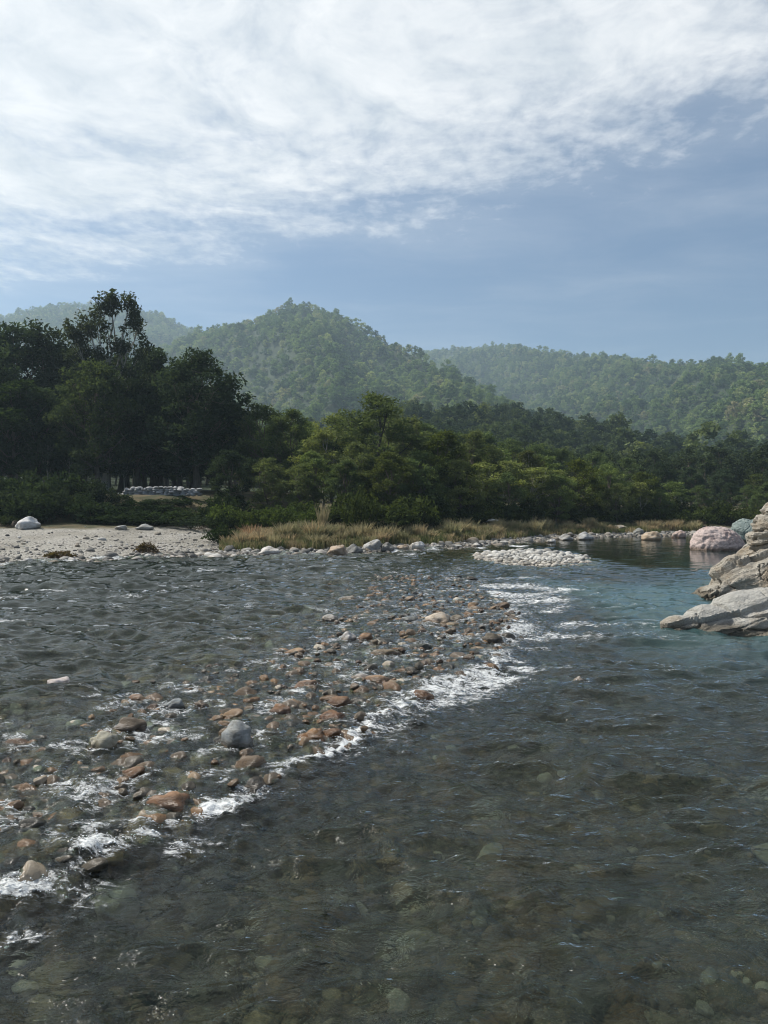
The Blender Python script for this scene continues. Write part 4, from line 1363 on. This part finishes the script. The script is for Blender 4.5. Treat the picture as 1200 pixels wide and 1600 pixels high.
# ------------------------------------------------------------------ brush heaps and the pale wall
def brush(px, d, wid, h, label):
    rng = np.random.default_rng(int(px))
    x = to_world(px, d)
    paths = []
    for i in range(150):
        a = rng.uniform(0, 6.28)
        q = math.sqrt(rng.random())
        c = np.array([q * math.cos(a) * wid / 2, q * math.sin(a) * wid * .35, h * (1 - q ** 2) * rng.random()])
        v = rng.normal(size=3) * [1, 1, .45]
        v /= np.linalg.norm(v)
        ln = rng.uniform(.15, .45)
        p0, p1 = c - v * ln / 2, c + v * ln / 2
        p0[2], p1[2] = max(p0[2], -.02), max(p1[2], .0)
        paths.append(curve_to(p0, p1, .016, .006, rng, 4))
    v, f = tubes(paths, 4)
    e = bpy.data.objects.new('brush_heap', None)
    link(e)
    e.location = (x, d, gz(x, d))
    tw = obj('twigs', mesh_np('brush_twigs', v, f, M_BARK), e)
    tw.color = (.17, .115, .06, 1)
    k = 24
    a, q = rng.uniform(0, 6.28, k), np.sqrt(rng.random(k))
    c = np.stack([q * np.cos(a) * wid * .45, q * np.sin(a) * wid * .3, h * .7 * (1 - q ** 2)], 1)
    lf = obj('dead_leaves', leaves_mesh('dead_leaves', c, np.full((k, 3), .14), np.full(k, 30), .08, rng, M_LEAF), e)
    lf.color = (.10, .075, .035, 1)
    tag(e, label, 'brush')


brush(228, 29.2, 1.0, .42, 'heap of dry brown brush in the middle of the gravel beach')
brush(93, 26.6, 1.2, .30, 'low dark drift heap near the beach waterline')

# pale stone wall under the trees: short lengths of rough masonry
wall = bpy.data.objects.new('stone_wall', None)
link(wall)
wx0, wx1, wd = to_world(182, 44.8), to_world(312, 44.8), 44.8
zb = gz((wx0 + wx1) / 2, wd)
wall.location = ((wx0 + wx1) / 2, wd, zb)
tag(wall, 'low pale stone wall glimpsed under the shaded left grove', 'wall')
M_WALL = mat_rock('wall_rock', (.60, .61, .62), (.70, .70, .70), (.50, .50, .49), (0, 0, 1), 6.0)
BLOCKS = [rock_mesh('wall_block_%d' % i, 400 + i, 2, .14, .9, M_WALL, False) for i in range(4)]
nxt = wx0
row_h = [.17, .15, .15, .13]
zc = -.1
for ri_, rh in enumerate(row_h):
    nxt = wx0 + (.15 if ri_ % 2 else 0) + .25 * ri_
    while nxt < wx1:
        ln = random.uniform(.2, .48)
        if ri_ == 3 and random.random() < .45:
            nxt += ln
            continue
        o = obj('block', BLOCKS[random.randrange(4)], wall)
        o.location = (nxt + ln / 2 - (wx0 + wx1) / 2, random.uniform(-.06, .06), zc + rh / 2 + random.uniform(-.02, .02))
        o.scale = (ln * .62, .28, rh * random.uniform(.62, .85))
        o.rotation_euler = (random.uniform(-.12, .12), random.uniform(-.12, .12), random.choice([0, math.pi]) + random.uniform(-.1, .1))
        nxt += ln
    zc += rh * .92
tag(stone('stone_slab', to_world(768, 44), 44, gz(to_world(768, 44), 44) + .62, .42, .4, .10, (.5, .5, .48), None, None, None, True, rz=0, tilt=.03), 'flat pale slab propped on a stone above the grass strip', 'stone')
tag(stone('prop_stone', to_world(766, 44), 44, gz(to_world(766, 44), 44) + .22, .28, .3, .36, (.2, .19, .17), None, None, None, True, rz=0, tilt=.03), 'dark stone propping the flat pale slab', 'stone')

# ------------------------------------------------------------------ wooded hills
rng = np.random.default_rng(77)
n = 130000
u = rng.uniform(-.78, .78, n)
Y = np.sqrt(rng.uniform(84 ** 2, 1280 ** 2, n))
X = u * Y
parts = hill_parts(X, Y)
zs = np.stack([p[0] for p in parts])
ts = np.stack([p[1] for p in parts])
top = zs.argmax(0)
tk = np.take_along_axis(ts, top[None], 0)[0]
zg = ground_z(X, Y)
# jittered thinning on a grid so crowns do not pile up
cell = np.where(Y < 260, 4.0, 4.3)
key = (np.floor(X / cell).astype(np.int64) * 100003 + np.floor(Y / cell).astype(np.int64)) * 2 + (Y < 260)
_, first = np.unique(key, return_index=True)
ok = np.zeros(n, bool)
ok[first] = True
ok &= tk < 1.06
bare = fbm(X / 70, Y / 70, 3.7, 3)
ok &= ~((bare > .46) & (Y > 250))
# hidden behind nearer ground?
vis = np.ones(n, bool)
for fr_ in np.linspace(.15, .97, 26):
    zz_ = ground_z(X * fr_, np.maximum(Y * fr_, 60), False)
    line = CAM_H + (zg + 10 - CAM_H) * fr_
    vis &= ~((zz_ > line) & (Y * fr_ > 60))
ok &= vis
X, Y, zg = X[ok], Y[ok], zg[ok]
order = np.argsort(Y)
X, Y, zg = X[order], Y[order], zg[order]
inview = np.abs(X / Y) < .56
near_i = np.where(inview & (Y < 150))[0][:170]
for i in near_i:
    ht = rng.uniform(4.5, 7.5)
    pr = PROTO['ridge'][rng.integers(0, 4)]
    e = bpy.data.objects.new('ridge_tree', None)
    link(e)
    e.location = (X[i], Y[i], zg[i] - .1)
    sc = ht / pr['H']
    e.scale = (sc * 1.1, sc * 1.1, sc)
    e.rotation_euler[2] = rng.uniform(0, 6.28)
    o = obj('trunk', pr['trunk'], e)
    o.color = (.16, .13, .1, 1)
    o = obj('crown', pr['crown'], e)
    j = rng.uniform(.7, 1.25)
    o.color = (.046 * j, .062 * j, .034 * j, 1)
    tag(e, 'dark tree on the lower slope of the wooded ridge', 'tree', 'dark trees of the near ridge')
rest = np.setdiff1d(np.arange(len(X)), near_i)
FAR = []
for i in range(5):
    r_ = np.random.default_rng(500 + i)
    lb = lobes_round(510 + i, 8, 2.4, 2.4, 1.6, 5.6, 1.2)
    pr = make_tree('hill_tree', 520 + i, lb, 6.6, .16, 3, .55, 30, (.8, .8, .5), mat=M_FOREST)
    FAR.append(pr['crown'])
X, Y, zg = X[rest], Y[rest], zg[rest]
n = len(X)
hs = np.clip(np.exp(rng.normal(-.03, .3, n)), .45, 2.0) * np.where(Y < 265, .76, .86)
sc = np.stack([hs * rng.uniform(.9, 1.25, n), hs * rng.uniform(.9, 1.25, n), hs * rng.uniform(.85, 1.2, n)], 1)
rt = np.stack([np.zeros(n), np.zeros(n), rng.uniform(0, 6.28, n)], 1)
ix = rng.integers(0, 5, n)
pt = np.stack([X, Y, zg - .4], 1)
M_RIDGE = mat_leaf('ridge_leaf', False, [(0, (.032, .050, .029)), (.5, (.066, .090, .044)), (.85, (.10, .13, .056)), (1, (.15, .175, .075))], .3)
RID = []
for me in FAR:
    me = me.copy()
    me.materials.clear()
    me.materials.append(M_RIDGE)
    RID.append(me)
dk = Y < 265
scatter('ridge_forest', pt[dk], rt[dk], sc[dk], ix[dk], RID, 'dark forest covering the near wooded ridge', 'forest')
scatter('hill_forest', pt[~dk], rt[~dk], sc[~dk], ix[~dk], FAR, 'dense sunlit green forest covering the hazy hills', 'forest')
print('hill trees', n, 'near', len(near_i))

# ------------------------------------------------------------------ haze: one box of even air round everything
m, t = new_mat('haze')
pv = t.n('ShaderNodeVolumePrincipled', {'Color': (.64, .85, 1.0, 1), 'Density': .00046, 'Anisotropy': .25})
out(t, None, pv.outputs[0])
m.cycles.homogeneous_volume = True
zt = float(Zg.max()) + 25
x0, x1, y0, y1, z0, z1 = -1640, 1640, -40, 1640, float(Zg.min()) - 1.5, zt
v = [(x, y, z) for z in (z0, z1) for y in (y0, y1) for x in (x0, x1)]
f = [(0, 2, 3, 1), (4, 5, 7, 6), (0, 1, 5, 4), (2, 6, 7, 3), (0, 4, 6, 2), (1, 3, 7, 5)]
hz = obj('haze', mesh_np('haze', v, f, m))
tag(hz, 'thin blue haze hanging in the valley air', None, None, 'stuff')
